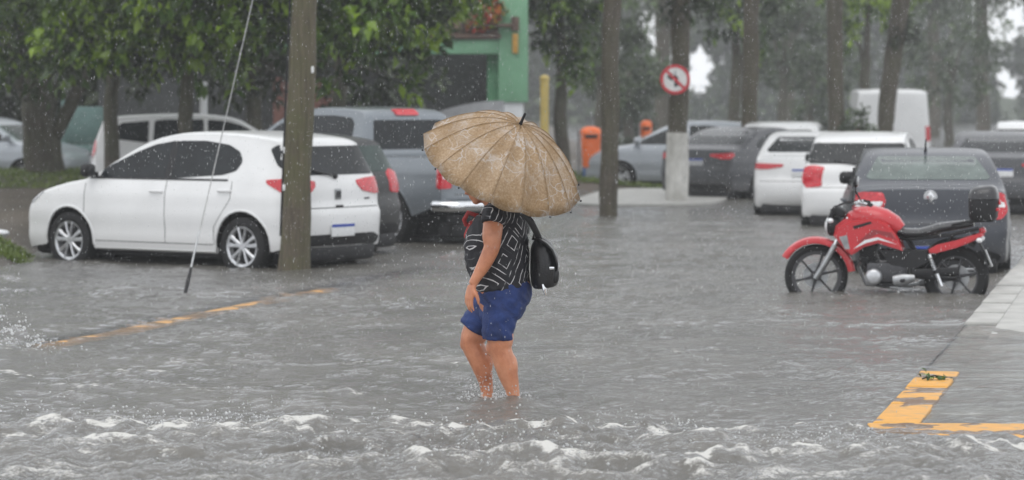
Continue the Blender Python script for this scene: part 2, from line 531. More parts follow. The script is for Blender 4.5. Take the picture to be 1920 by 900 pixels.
def water_h(X, Y):
    wx = X + 0.25 * pnoise(X * 0.7, Y * 0.7, 11); wy = Y + 0.25 * pnoise(X * 0.7 + 9, Y * 0.7, 12)
    calm = 0.55 + 0.45 * smooth(21, 15.5, Y)                   # rougher towards the camera
    calm = calm * (0.75 + 0.5 * pnoise(X * 0.35, Y * 0.25, 21))
    r1 = 1 - np.abs(pnoise(wx * 0.55, wy * 1.0, 31)) * 2
    r2 = 1 - np.abs(pnoise(wx * 1.3, wy * 2.1, 32)) * 2
    r3 = 1 - np.abs(pnoise(wx * 2.9 + wy * .5, wy * 4.3, 33)) * 2
    r4 = pnoise(wx * 6.5, wy * 8.0, 34)
    r5 = pnoise(X * 13.0, Y * 15.0, 35)
    fade = 1 - 0.75 * smooth(26, 60, Y)
    r6 = 1 - np.abs(pnoise(wx * 0.9 + 40, wy * 1.5, 36)) * 2
    patch = np.clip(pnoise(X * .5, Y * .45, 37) * 1.4 + .15, 0, 1)
    h = calm * fade * (0.024 * r1 + 0.020 * r2 + 0.014 * r3 + 0.0085 * r4 + 0.0045 * r5 + 0.045 * patch * np.clip(r6, 0, 1) ** 1.5 + 0.0022 * pnoise(X * 27, Y * 22, 38))
    for fx_, fy_, am, sd in ((.9, 2.3, .020, 101), (1.5, 3.4, .016, 104), (2.6, 5.0, .011, 107)):
        sh = np.clip(1 - np.abs(pnoise(wx * fx_ + .3 * wy, wy * fy_, sd)) * 3.2, 0, 1)
        mk = np.clip(pnoise(X * .8 * fx_, Y * .6 * fx_, sd + 1) * 2.0 + .1, 0, 1)
        h = h + fade * am * mk * sh ** 1.4
    h = h - 0.030 * fade * calm
    # wake rolling across the foreground: broken crests with foam
    foam = np.zeros_like(h)
    for (y0, amp, wdt, x0, x1, sd) in ((15.35, 0.085, 0.20, -3.2, 0.9, 41), (14.0, 0.075, 0.2, -0.6, 1.3, 42), (15.15, 0.06, 0.16, 0.6, 1.9, 45),
                                       (14.35, 0.07, 0.2, 1.2, 3.6, 43), (14.5, 0.05, 0.18, -3.6, -1.6, 44), (17.6, 0.028, 0.25, -3.5, -0.9, 46), (20.4, 0.05, 0.25, -5.0, -3.55, 47),
                                       (19.4, 0.022, 0.2, -2.6, 0.6, 48), (18.6, 0.025, 0.3, -4.2, -2.2, 49), (20.3, 0.022, 0.2, 0.2, 1.5, 50)):
        yc = y0 + 0.34 * pnoise(X * 0.9, X * 0 + sd, sd) + 0.20 * pnoise(X * 2.7, X * 0 + sd, sd + 1) + 0.11 * pnoise(X * 7, Y * 3, sd + 2) + 0.05 * pnoise(X * 17, Y * 9, sd + 3)
        env = smooth(x0 - .3, x0 + .3, X) * (1 - smooth(x1 - .3, x1 + .3, X))
        env = env * np.clip(0.80 + 1.0 * pnoise(X * 1.9, X * 0 + 3.3, sd + 4) + .45 * pnoise(X * 6, Y * 4, sd + 5), 0.34, 1.25)
        d = (Y - yc) / wdt
        prof = np.where(d > 0, np.exp(-(d * 2.6) ** 2), np.exp(-(d * 0.6) ** 2))
        h = h + .72 * amp * np.clip(env, 0, 1) * prof * (1 + .35 * pnoise(X * 9, Y * 7, sd + 8))
        f = .66 * np.exp(-((d + 0.05 + .5 * pnoise(X * 12, Y * 6, sd + 9)) / 0.34) ** 2) + 0.80 * np.exp(-((d + 0.9) / 1.3) ** 2) * np.clip(0.35 + 1.3 * pnoise(X * 5, Y * 7, sd + 7), 0, 1)
        foam = np.maximum(foam, f * np.clip(env * 1.1, 0, 1) * min(1, amp / 0.05))
    foam = foam * np.clip(.95 + .8 * pnoise(X * 8, Y * 10, 71) + .5 * pnoise(X * 19, Y * 22, 72), 0, 1.25)
    near = smooth(16.4, 14.6, Y)
    h = h + near * (.010 * (1 - 2 * np.abs(pnoise(X * 5 + Y, Y * 5.5, 73))) + .006 * (1 - 2 * np.abs(pnoise(X * 11, Y * 12, 74))) + .0035 * pnoise(X * 24, Y * 24, 75))
    # general churn in the lower left
    churn = smooth(15.6, 14.2, Y)
    rr = 1 - np.abs(pnoise(X * 2.1 + 5, Y * 2.6, 61)) * 2.2
    h = h + churn * 0.03 * np.clip(rr, -0.3, 1)
    foam = np.maximum(foam, churn * 0.55 * smooth(0.35, 0.95, rr) * np.clip(.5 + 1.2 * pnoise(X * 1.6, Y * 2.2, 63), 0, 1))
    # rings and a wake round the wading legs
    dx = X - (WOMAN.x + 0.02); dy = Y - WOMAN.y
    rr = np.sqrt(dx * dx + dy * dy)
    h = h + 0.012 * np.exp(-((rr - 0.22) / 0.5) ** 2) * np.cos((rr - 0.12) * 22 + 2.0 * pnoise(X * 3, Y * 3, 62))
    h = h + 0.03 * np.exp(-(((X - WOMAN.x - .06) / 0.22) ** 2 + ((Y - WOMAN.y + 0.30) / 0.14) ** 2))
    foam = np.maximum(foam, 0.55 * np.exp(-(((X - WOMAN.x + .06) / 0.10) ** 2 + ((Y - WOMAN.y - 0.05) / 0.16) ** 2)))
    # the pavement only carries a thin skin of water
    inside = smooth(-0.1, 0.4, X - XR(Y)) * smooth(15.2, 15.7, Y)
    h = h * (1 - 0.55 * inside) + 0.006 * inside
    foam = foam * (1 - inside)
    return h, foam

wu = np.concatenate([-wing[::-1], np.linspace(-0.235, 0.235, 560), wing])
wr = [11.0]
while wr[-1] < 75: wr.append(wr[-1] + max(0.026, 0.0017 * wr[-1]))
wrow = np.concatenate([[-1.9, 3, 7, 9, 10.2], wr, np.linspace(78, 389, 40)])
wx_, wy_, wq = fan_grid(wrow, wu)
hz, hf = water_h(wx_, wy_)
gtop = ground_z(wx_, wy_)
ins = (wx_ > XR(wy_)) & (wy_ > 15.12)
gtop = np.where(ins, np.maximum(gtop, slab_z(wy_)), gtop)
dep = np.maximum(hz - gtop, 0.0)

def water_mat():
    m = bpy.data.materials.new('flood_water'); m.use_nodes = True
    t = m.node_tree; t.nodes.clear()
    out = N(t, 'ShaderNodeOutputMaterial')
    tc = N(t, 'ShaderNodeTexCoord')
    dp = N(t, 'ShaderNodeAttribute', attribute_name='depth')
    fo = N(t, 'ShaderNodeAttribute', attribute_name='foam')
    # murk: 1 - exp(-depth / k)
    k = N(t, 'ShaderNodeMath', operation='MULTIPLY'); t.links.new(dp.outputs['Fac'], k.inputs[0]); k.inputs[1].default_value = -21.0
    ex = N(t, 'ShaderNodeMath', operation='EXPONENT'); t.links.new(k.outputs[0], ex.inputs[0])
    # fine relief: rain-pocked ripples
    mp = N(t, 'ShaderNodeMapping'); mp.inputs['Scale'].default_value = (1.0, 1.25, 1.0); t.links.new(tc.outputs['Object'], mp.inputs[0])
    n1 = N(t, 'ShaderNodeTexNoise', Scale=20.0, Detail=9.0, Roughness=0.70, Distortion=0.4); t.links.new(mp.outputs[0], n1.inputs['Vector'])
    n2 = N(t, 'ShaderNodeTexVoronoi', Scale=30.0); n2.feature = 'SMOOTH_F1'; t.links.new(mp.outputs[0], n2.inputs['Vector'])
    ad = N(t, 'ShaderNodeMath', operation='MULTIPLY_ADD'); t.links.new(n2.outputs[0], ad.inputs[0]); ad.inputs[1].default_value = 0.4; t.links.new(n1.outputs[0], ad.inputs[2])
    b = N(t, 'ShaderNodeBump', Strength=0.6, Distance=0.026); t.links.new(ad.outputs[0], b.inputs['Height'])
    # silt colour
    n3 = N(t, 'ShaderNodeTexNoise', Scale=0.8, Detail=6.0, Roughness=0.6); t.links.new(tc.outputs['Object'], n3.inputs['Vector'])
    silt = ramp(t, n3.outputs[0], [(0.3, (0.120, 0.113, 0.101)), (0.7, (0.190, 0.180, 0.162))])
    dif = N(t, 'ShaderNodeBsdfDiffuse'); t.links.new(silt.outputs[0], dif.inputs['Color']); t.links.new(b.outputs[0], dif.inputs['Normal'])
    tr = N(t, 'ShaderNodeBsdfTransparent'); tr.inputs[0].default_value = (0.93, 0.92, 0.88, 1)
    mx = N(t, 'ShaderNodeMixShader'); t.links.new(ex.outputs[0], mx.inputs[0]); t.links.new(dif.outputs[0], mx.inputs[1]); t.links.new(tr.outputs[0], mx.inputs[2])
    gl = N(t, 'ShaderNodeBsdfGlossy', Roughness=0.10); gl.inputs['Color'].default_value = (0.95, 0.97, 1, 1); t.links.new(b.outputs[0], gl.inputs['Normal'])
    fr = N(t, 'ShaderNodeFresnel', IOR=1.33); t.links.new(b.outputs[0], fr.inputs['Normal'])
    wa = N(t, 'ShaderNodeMixShader'); t.links.new(fr.outputs[0], wa.inputs[0]); t.links.new(mx.outputs[0], wa.inputs[1]); t.links.new(gl.outputs[0], wa.inputs[2])
    # foam
    n4 = N(t, 'ShaderNodeTexNoise', Scale=16.0, Detail=9.0, Roughness=0.78, Distortion=1.5); t.links.new(tc.outputs['Object'], n4.inputs['Vector'])
    n5 = N(t, 'ShaderNodeTexNoise', Scale=55.0, Detail=6.0, Roughness=0.8); t.links.new(tc.outputs['Object'], n5.inputs['Vector'])
    na = N(t, 'ShaderNodeMath', operation='MULTIPLY_ADD'); t.links.new(n5.outputs[0], na.inputs[0]); na.inputs[1].default_value = 0.8; t.links.new(n4.outputs[0], na.inputs[2])
    nb = N(t, 'ShaderNodeMath', operation='MULTIPLY_ADD'); t.links.new(na.outputs[0], nb.inputs[0]); nb.inputs[1].default_value = 1.9; nb.inputs[2].default_value = -1.71
    sb = N(t, 'ShaderNodeMath', operation='ADD'); t.links.new(fo.outputs['Fac'], sb.inputs[0]); t.links.new(nb.outputs[0], sb.inputs[1])
    mr = N(t, 'ShaderNodeMapRange'); mr.inputs['From Min'].default_value = 0.36; mr.inputs['From Max'].default_value = 0.80; mr.inputs['To Max'].default_value = 0.78
    t.links.new(sb.outputs[0], mr.inputs[0])
    fd = N(t, 'ShaderNodeBsdfDiffuse'); fd.inputs[0].default_value = (0.72, 0.71, 0.68, 1); t.links.new(b.outputs[0], fd.inputs['Normal'])
    fin = N(t, 'ShaderNodeMixShader'); t.links.new(mr.outputs[0], fin.inputs[0]); t.links.new(wa.outputs[0], fin.inputs[1]); t.links.new(fd.outputs[0], fin.inputs[2])
    t.links.new(fin.outputs[0], out.inputs['Surface'])
    return m
M['water'] = water_mat()
water = link('flood_water', np_mesh('flood_water', np.stack([wx_, wy_, hz], -1).reshape(-1, 3), wq, {'depth': dep, 'foam': hf}), M['water'], None, 180)
tag(water, kind='structure')

# ------------------------------------------------------------------ vehicles
def catmull(P, step=0.05):
    P = [np.array(p, float) for p in P]
    out = []
    for i in range(len(P) - 1):
        p0 = P[max(i - 1, 0)]; p1 = P[i]; p2 = P[i + 1]; p3 = P[min(i + 2, len(P) - 1)]
        n = max(2, int(np.hypot(*(p2 - p1)[:2]) / step))
        for k in range(n):
            s = k / n
            # tension 0.35 keeps the creases
            m1 = (p2 - p0) * 0.42; m2 = (p3 - p1) * 0.42
            L = np.hypot(*(p2 - p1)[:2])
            for mm, pa, pb in ((m1, p0, p2), (m2, p1, p3)):
                l = np.hypot(*mm[:2])
                if l > L: mm *= L / l
            h = s * s * (3 - 2 * s)
            out.append((2 * s**3 - 3 * s**2 + 1) * p1 + (s**3 - 2 * s**2 + s) * m1 + (-2 * s**3 + 3 * s**2) * p2 + (s**3 - s**2) * m2)
    out.append(P[-1])
    return np.array(out)

def inside_poly(x, y, P):
    c = False
    j = len(P) - 1
    for i in range(len(P)):
        if (P[i][1] > y) != (P[j][1] > y) and x < (P[j][0] - P[i][0]) * (y - P[i][1]) / (P[j][1] - P[i][1]) + P[i][0]:
            c = not c
        j = i
    return c

def fill2d(poly, sp):
    """triangulate a 2D outline with inner points -> pts, tris, number of rim points"""
    Pn = np.array(poly)
    n = len(poly)
    pts = [Vector(p) for p in poly]
    x0, y0 = Pn.min(0); x1, y1 = Pn.max(0)
    A = Pn; B = np.roll(Pn, -1, 0)
    for gx in np.arange(x0 + sp * .5, x1, sp):
        for gy in np.arange(y0 + sp * .5, y1, sp):
            if not inside_poly(gx, gy, poly): continue
            d = B - A; L = (d * d).sum(1) + 1e-12
            tt = np.clip(((gx - A[:, 0]) * d[:, 0] + (gy - A[:, 1]) * d[:, 1]) / L, 0, 1)
            dist = np.hypot(A[:, 0] + d[:, 0] * tt - gx, A[:, 1] + d[:, 1] * tt - gy).min()
            if dist > sp * 0.35: pts.append(Vector((gx, gy)))
    v, e, f, *_ = delaunay_2d_cdt(pts, [(i, (i + 1) % n) for i in range(n)], [], 1, 1e-6)
    return v, f

def resample(poly, sp, round_=True):
    """round an outline's corners a little and split long edges"""
    P = [Vector(p) for p in poly]
    if round_:
        Q = []
        n = len(P)
        for i in range(n):
            a, b, c = P[i - 1], P[i], P[(i + 1) % n]
            k = min(0.03, (a - b).length * .3, (c - b).length * .3)
            p = b + (a - b).normalized() * k; q = b + (c - b).normalized() * k
            Q += [p, (p + q) * .25 + b * .5, q]
        P = Q
    out = []
    for i in range(len(P)):
        a, b = P[i], P[(i + 1) % len(P)]
        m = max(1, int((b - a).length / sp))
        out += [tuple(a.lerp(b, k / m)) for k in range(m)]
    return out

class Body:
    """car shell from a side silhouette (x, z, drop, exponent) and a half-width function"""
    def __init__(s, sil, W, axles, Ra, zsill, zc):
        s.W, s.axles, s.Ra, s.zsill, s.zc = W, axles, Ra, zsill, zc
        P = catmull(sil)
        s.xr, s.xf = P[:, 0].min(), P[:, 0].max()
        T = np.gradient(P[:, :2], axis=0)
        T /= np.linalg.norm(T, axis=1)[:, None] + 1e-9
        nrm = np.stack([T[:, 1], -T[:, 0]], -1)
        for _ in range(3):
            nrm[1:-1] = (nrm[:-2] + 2 * nrm[1:-1] + nrm[2:]) / 4
        nrm /= np.linalg.norm(nrm, axis=1)[:, None]
        E = P[:, :2] - nrm * P[:, 2:3]
        mb = MB()
        us = [0, .2, .4, .55, .68, .78, .86, .915, .955, .98, .994, 1.0]
        n = len(P); k = len(us)
        for sg in (1, -1):
            vs = []
            for i in range(n):
                w = W(E[i, 0], E[i, 1])
                for u in us:
                    d = P[i, 2] * (1 - max(0.0, 1 - u ** P[i, 3]) ** (1 / P[i, 3]))
                    q = P[i, :2] - nrm[i] * d
                    vs.append((q[0], sg * w * u, q[1]))
            fs = [(i * k + j, i * k + j + 1, (i + 1) * k + j + 1, (i + 1) * k + j) for i in range(n - 1) for j in range(k - 1)]
            mb.add(vs, fs if sg > 0 else [f[::-1] for f in fs])
        bot = []
        xs = sorted(axles)
        zs = zsill
        for xa in xs:
            h = math.sqrt(max(1e-4, Ra ** 2 - (zs - zc) ** 2))
            a0 = math.atan2(zs - zc, -h); a1 = math.atan2(zs - zc, h)
            if a0 < 0: a0 += 2 * math.pi
            for q in range(25):
                a = a0 + (a1 - a0) * q / 24
                bot.append((xa + Ra * math.cos(a), zc + Ra * math.sin(a)))
        poly = [tuple(e) for e in E] + bot
        keep = [poly[0]]
        for p in poly[1:]:
            if math.hypot(p[0] - keep[-1][0], p[1] - keep[-1][1]) > 2e-3: keep.append(p)
        # split long sill edges
        fine = []
        for i in range(len(keep)):
            a, b = Vector(keep[i]), Vector(keep[(i + 1) % len(keep)])
            m = max(1, int((b - a).length / 0.08))
            fine += [tuple(a.lerp(b, q / m)) for q in range(m)]
        v, f = fill2d(fine, 0.055)
        for sg in (1, -1):
            mb.add([(p[0], sg * W(p[0], p[1]), p[1]) for p in v], [tuple(t) if sg < 0 else tuple(t)[::-1] for t in f])
            for xa in axles:   # rolled arch lips
                pts = []
                for q in range(17):
                    a = math.pi * (-0.03 + 1.06 * q / 16)
                    x, z = xa + Ra * math.cos(a), zc + Ra * math.sin(a)
                    if z < zsill - .02: continue
                    pts.append((x, sg * (W(x, z) - 0.004), z))
                mb.tube(pts, 0.014, 6)
            pts = [(x, sg * (W(x, zsill) - .03), zsill) for x in np.linspace(xs[0] + Ra, xs[1] - Ra, 8)]
            mb.tube(pts, 0.035, 6)
        s.mb = mb
        s.me = mb.mesh('body', 0.0006)
        bm = bmesh.new(); bm.from_mesh(s.me)
        s.bvh = BVHTree.FromBMesh(bm); bm.free()
    def hit(s, axis, sg, p):
        far = 8
        if axis in ('rear', 'front'):
            xe = s.xr + .26 if axis == 'rear' else s.xf - .30
            w = s.W(xe, p[1]) - .010
            p = (max(-w, min(w, p[0])), p[1])
        if axis == 'side': o, d = Vector((p[0], sg * far, p[1])), Vector((0, -sg, 0))
        elif axis in ('rear_corner', 'front_corner'):
            k = 1 if axis == 'rear_corner' else -1
            xe = s.xr if k > 0 else s.xf
            w = s.W(xe + k * .35, p[1])
            d = Vector((k, -sg, 0)).normalized(); a = Vector((k, sg, 0)).normalized()
            o = Vector((xe, sg * w, p[1])) + a * p[0] - d * far
            h = s.bvh.ray_cast(o, d)
            if h[0] is None or (h[0] - o).length > far + .9:
                h2 = s.bvh.find_nearest(o + d * (far + .1)); return h2[0], -d
            return h[0], -d
        elif axis == 'rear': o, d = Vector((-far, p[0], p[1])), Vector((1, 0, 0))
        elif axis == 'front': o, d = Vector((far, p[0], p[1])), Vector((-1, 0, 0))
        else: o, d = Vector((p[0], p[1], far)), Vector((0, 0, -1))
        h = s.bvh.ray_cast(o, d)
        if h[0] is None or (h[0] - o).length > far + 2.2:
            h2 = s.bvh.find_nearest(o + d * (far - 0.8 if axis == 'side' else far - 2.2))
            return h2[0], -d
        nrm = h[1] if h[1].dot(d) < 0 else -h[1]
        return h[0], (nrm - d).normalized()
    def patch(s, mb, axis, sg, poly, off=0.004, sp=0.07, mi=0, skirt=0.012, rnd=True):
        rim = resample(poly, sp, rnd)
        v, f = fill2d(rim, sp)
        pts = []
        inn = []
        for p in v:
            q, n = s.hit(axis, sg, p)
            pts.append(q + n * off); inn.append(q - n * skirt)
        cnt = {}
        for t in f:
            for a, b in ((t[0], t[1]), (t[1], t[2]), (t[2], t[0])):
                cnt[(min(a, b), max(a, b))] = cnt.get((min(a, b), max(a, b)), 0) + 1
        fs = [tuple(t) for t in f]
        nb = len(pts)
        for (a, b), c in cnt.items():
            if c == 1: fs.append((a, b, nb + b, nb + a))
        mb.add(pts + inn, fs, mi)
        return mb

def mir(poly): return [(-a, b) for a, b in poly][::-1]

def wheel(parent, loc, r, w, sg, style=0):
    """wheel: brake drum mesh with tyre and rim under it"""
    M4 = Matrix.Rotation(math.pi / 2, 4, 'X')
    mb = MB()
    mb.lathe([(0.0, -w * .3), (r * .62, -w * .3), (r * .62, w * .05), (r * .15, w * .08), (0, w * .08)] if sg < 0 else
             [(0.0, -w * .08), (r * .15, -w * .08), (r * .62, -w * .05), (r * .62, w * .3), (0, w * .3)], 20, M4)
    hub = mb.build('wheel', M['plastic'], parent, 40)
    hub.location = loc
    mb = MB()
    prof = [(r * .66, -w * .44), (r * .72, -w * .5), (r * .90, -w * .5), (r * .975, -w * .42), (r, -w * .25), (r, w * .25), (r * .975, w * .42), (r * .90, w * .5), (r * .72, w * .5), (r * .66, w * .44)]
    mb.lathe(prof, 36, M4, closed=True)
    mb.build('tyre', M['rubber'], hub, 40)
    mb = MB()
    yo = -sg * -1 * w * 0.40
    rr = r * .68
    mb.lathe([(rr * .88, -w * .40), (rr, -w * .46), (rr, w * .46), (rr * .88, w * .40)], 36, M4, closed=True)
    ns = (5, 7, 6)[style]
    for i in range(ns):
        a0 = 2 * math.pi * i / ns + 0.3
        for da in ((-.17, .17) if style != 2 else (-.08, .08)):
            a = a0 + da; b = a0 + da * 1.5
            p0 = Vector((math.cos(a0 + da * .8) * rr * .15, yo * .9, math.sin(a0 + da * .8) * rr * .15))
            p1 = Vector((math.cos(b) * rr * .95, yo * 0.92, math.sin(b) * rr * .95))
            mb.tube([p0, (p0 + p1) / 2 + Vector((0, yo * .08, 0)), p1], [(.020, .014), (.020, .012), (.028, .014)], 6)
    mb.lathe([(0, -.014), (rr * .2, -.014), (rr * .22, .01), (0, .014)], 14, Matrix.Translation((0, yo * .92, 0)) @ M4)
    mb.build('rim', M['alloy'], hub, 40)
    return hub

def make_W(wm, zbelt, rise, tumble, xf, df, ff, xr, dr, fr_, z0=0.55, dull=0.04):
    def Wf(x, z):
        w = wm
        if z < z0: w -= 0.42 * (z0 - z) ** 2
        else: w -= dull * min(1.0, (z - z0) / (zbelt - z0)) ** 2
        d = z - (zbelt + rise * (-x))
        w -= tumble * 0.5 * (d + math.sqrt(d * d + 0.0009))
        w += 0.010 * math.exp(-((z - zbelt + .13) / .05) ** 2) - 0.016 * math.exp(-((z - .47) / .09) ** 2)
        if x > xf: w -= df * ((x - xf) / ff) ** 2.2
        if x < xr: w -= dr * ((xr - x) / fr_) ** 2.0
        return max(w, 0.05)
    return Wf

HATCH = dict(
    lamp=[(-.26, .935), (-.22, .87), (-.05, .835), (.08, .85), (.28, .965), (.29, 1.005), (.10, 1.02), (-.10, 1.01), (-.25, .985)], head=.68,
    sil=[(1.96, .20, .03, 3), (2.04, .30, .11, 2.6), (2.06, .47, .14, 2.6), (2.04, .62, .14, 2.6), (1.95, .76, .12, 2.8), (1.72, .87, .08, 3), (1.35, .955, .06, 3), (1.02, 1.015, .06, 3.2),
         (.70, 1.18, .06, 3.5), (.38, 1.345, .06, 3.5), (.10, 1.44, .06, 4), (-.25, 1.492, .05, 4), (-.7, 1.50, .05, 4), (-1.15, 1.478, .05, 4), (-1.52, 1.435, .05, 4), (-1.66, 1.39, .05, 4),
         (-1.72, 1.27, .06, 3.5), (-1.84, 1.03, .08, 3.2), (-1.885, .92, .10, 3), (-1.90, .74, .12, 2.8), (-1.945, .67, .13, 2.6), (-1.955, .50, .14, 2.6), (-1.93, .36, .12, 2.6), (-1.86, .28, .04, 3)],
    W=make_W(.868, .95, .02, .40, 1.15, .12, .9, -1.1, .075, .85), axles=(1.26, -1.26), wr=.31, Ra=.375, zsill=.26, zc=.31, hw=.80,
    win=[[(.98, 1.0), (.66, 1.15), (.36, 1.275), (.12, 1.355), (-.15, 1.395), (-.14, 1.0)], [(-.21, 1.0), (-.22, 1.398), (-.60, 1.40), (-.95, 1.36), (-1.12, 1.29), (-1.19, 1.19), (-1.13, 1.09), (-.95, 1.045)]],
    quarter=None,
    rearwin=[(-.70, 1.045), (.70, 1.045), (.74, 1.10), (.66, 1.345), (-.66, 1.345), (-.74, 1.10)], wrap=[(-1.86, 1.06), (-1.66, 1.15), (-1.52, 1.32), (-1.60, 1.365), (-1.70, 1.35)],
    wind=[(1.00, -.60), (1.00, .60), (.42, .50), (.42, -.50)],
    lamp_rear=[(.50, .93), (.56, .87), (.70, .84), (.83, .86), (.83, 1.01), (.70, 1.0), (.55, .985)], lamp_side=[(-1.92, .86), (-1.70, .88), (-1.62, .99), (-1.70, 1.02), (-1.90, 1.01)],
    head_side=[(2.02, .70), (1.80, .80), (1.64, .87), (1.70, .80), (1.88, .68)], head_front=[(.52, .66), (.80, .70), (.80, .83), (.55, .77)],
    handles=[(-.05, .86), (-1.02, .88)], plate_z=.47, doors=[1.02, -.17, -1.10], belt=.95, vent=(-1.0,), spoiler=True, stop=None)
SEDAN = dict(
    lamp=[(-.28, .90), (-.10, .86), (.05, .86), (.20, .93), (.20, .96), (0, .955), (-.27, .945)], head=.67,
    sil=[(2.14, .2, .03, 3), (2.23, .34, .13, 2.5), (2.24, .5, .15, 2.5), (2.2, .64, .15, 2.5), (2.08, .76, .13, 2.6), (1.8, .85, .09, 3), (1.35, .94, .07, 3), (1.02, .99, .06, 3.2), (.65, 1.15, .06, 3.4),
         (.3, 1.31, .06, 3.5), (0, 1.40, .06, 4), (-.35, 1.445, .05, 4), (-.75, 1.44, .05, 4), (-1.1, 1.39, .05, 4), (-1.42, 1.275, .06, 3.6), (-1.72, 1.13, .07, 3.3), (-1.9, 1.07, .07, 3), (-2.12, 1.06, .07, 3),
         (-2.22, 1.035, .08, 2.8), (-2.25, .90, .12, 2.7), (-2.265, .74, .13, 2.6), (-2.31, .64, .14, 2.6), (-2.32, .46, .15, 2.5), (-2.28, .33, .12, 2.5), (-2.2, .25, .04, 3)],
    W=make_W(.885, .95, .02, .42, 1.3, .14, .95, -1.3, .10, 1.0), axles=(1.33, -1.33), wr=.315, Ra=.375, zsill=.25, zc=.315, hw=.82,
    win=[[(.98, 1.0), (.62, 1.13), (.3, 1.25), (.05, 1.32), (-.15, 1.345), (-.14, 1.0)], [(-.21, 1.0), (-.22, 1.35), (-.65, 1.345), (-.95, 1.30), (-1.0, 1.02)]],
    quarter=[(-1.06, 1.03), (-1.03, 1.27), (-1.25, 1.19), (-1.42, 1.08)],
    rearwin=[(-.62, 1.125), (.62, 1.125), (.66, 1.15), (.52, 1.365), (-.52, 1.365), (-.66, 1.15)],
    wind=[(1.00, -.62), (1.00, .62), (.40, .50), (.40, -.50)],
    lamp_rear=[(.46, .90), (.50, .86), (.86, .84), (.86, .96), (.48, .95)], lamp_side=[(-2.25, .84), (-2.02, .88), (-1.88, .94), (-2.0, .97), (-2.25, .96)],
    head_side=[(2.2, .66), (1.95, .72), (1.75, .82), (1.9, .80), (2.15, .74)], head_front=[(.5, .66), (.82, .64), (.82, .75), (.52, .74)],
    handles=[(-.05, .85), (-1.0, .87)], plate_z=.80, doors=[1.05, -.17, -1.02], belt=.95, spoiler=False, stop=None)
SUV = dict(
    lamp=[(-.18, .92), (0, .88), (.10, .98), (.10, 1.16), (0, 1.2), (-.10, 1.14)], head=.82,
    sil=[(2.08, .26, .03, 3), (2.16, .40, .13, 2.5), (2.17, .62, .15, 2.5), (2.12, .82, .14, 2.6), (1.98, .95, .11, 2.8), (1.6, 1.04, .08, 3), (1.2, 1.09, .06, 3.2), (.8, 1.30, .06, 3.4), (.45, 1.50, .06, 3.6), (.15, 1.585, .05, 4),
         (-.4, 1.63, .05, 4), (-1.1, 1.62, .05, 4), (-1.7, 1.585, .05, 4), (-1.9, 1.54, .05, 3.6), (-2.0, 1.35, .06, 3.5), (-2.08, 1.12, .08, 3.2), (-2.12, .95, .11, 3), (-2.14, .76, .13, 2.7), (-2.19, .68, .14, 2.6), (-2.19, .50, .14, 2.6), (-2.15, .36, .1, 2.6), (-2.08, .3, .04, 3)],
    W=make_W(.90, 1.05, .02, .34, 1.25, .12, .95, -1.4, .06, .85), axles=(1.32, -1.32), wr=.345, Ra=.41, zsill=.31, zc=.345, hw=.83,
    win=[[(1.06, 1.10), (.76, 1.25), (.42, 1.43), (.15, 1.50), (-.15, 1.525), (-.14, 1.10)], [(-.21, 1.10), (-.22, 1.53), (-.9, 1.53), (-1.05, 1.51), (-1.08, 1.12)]],
    quarter=[(-1.16, 1.13), (-1.14, 1.51), (-1.6, 1.47), (-1.75, 1.36), (-1.72, 1.20)],
    rearwin=[(-.64, 1.15), (.64, 1.15), (.68, 1.2), (.60, 1.48), (-.60, 1.48), (-.68, 1.2)],
    wind=[(1.15, -.64), (1.15, .64), (.50, .55), (.50, -.55)],
    lamp_rear=[(.58, .92), (.86, .88), (.84, 1.18), (.70, 1.14)], lamp_side=[(-2.13, .88), (-1.95, .96), (-1.98, 1.16), (-2.10, 1.2)],
    head_side=[(2.12, .82), (1.85, .90), (1.66, 1.0), (1.75, .93), (2.0, .78)], head_front=[(.5, .76), (.82, .80), (.82, .94), (.55, .90)],
    handles=[(-.05, .97), (-1.0, .99)], plate_z=.82, doors=[1.08, -.17, -1.10], belt=1.05, spoiler=True, stop=None)
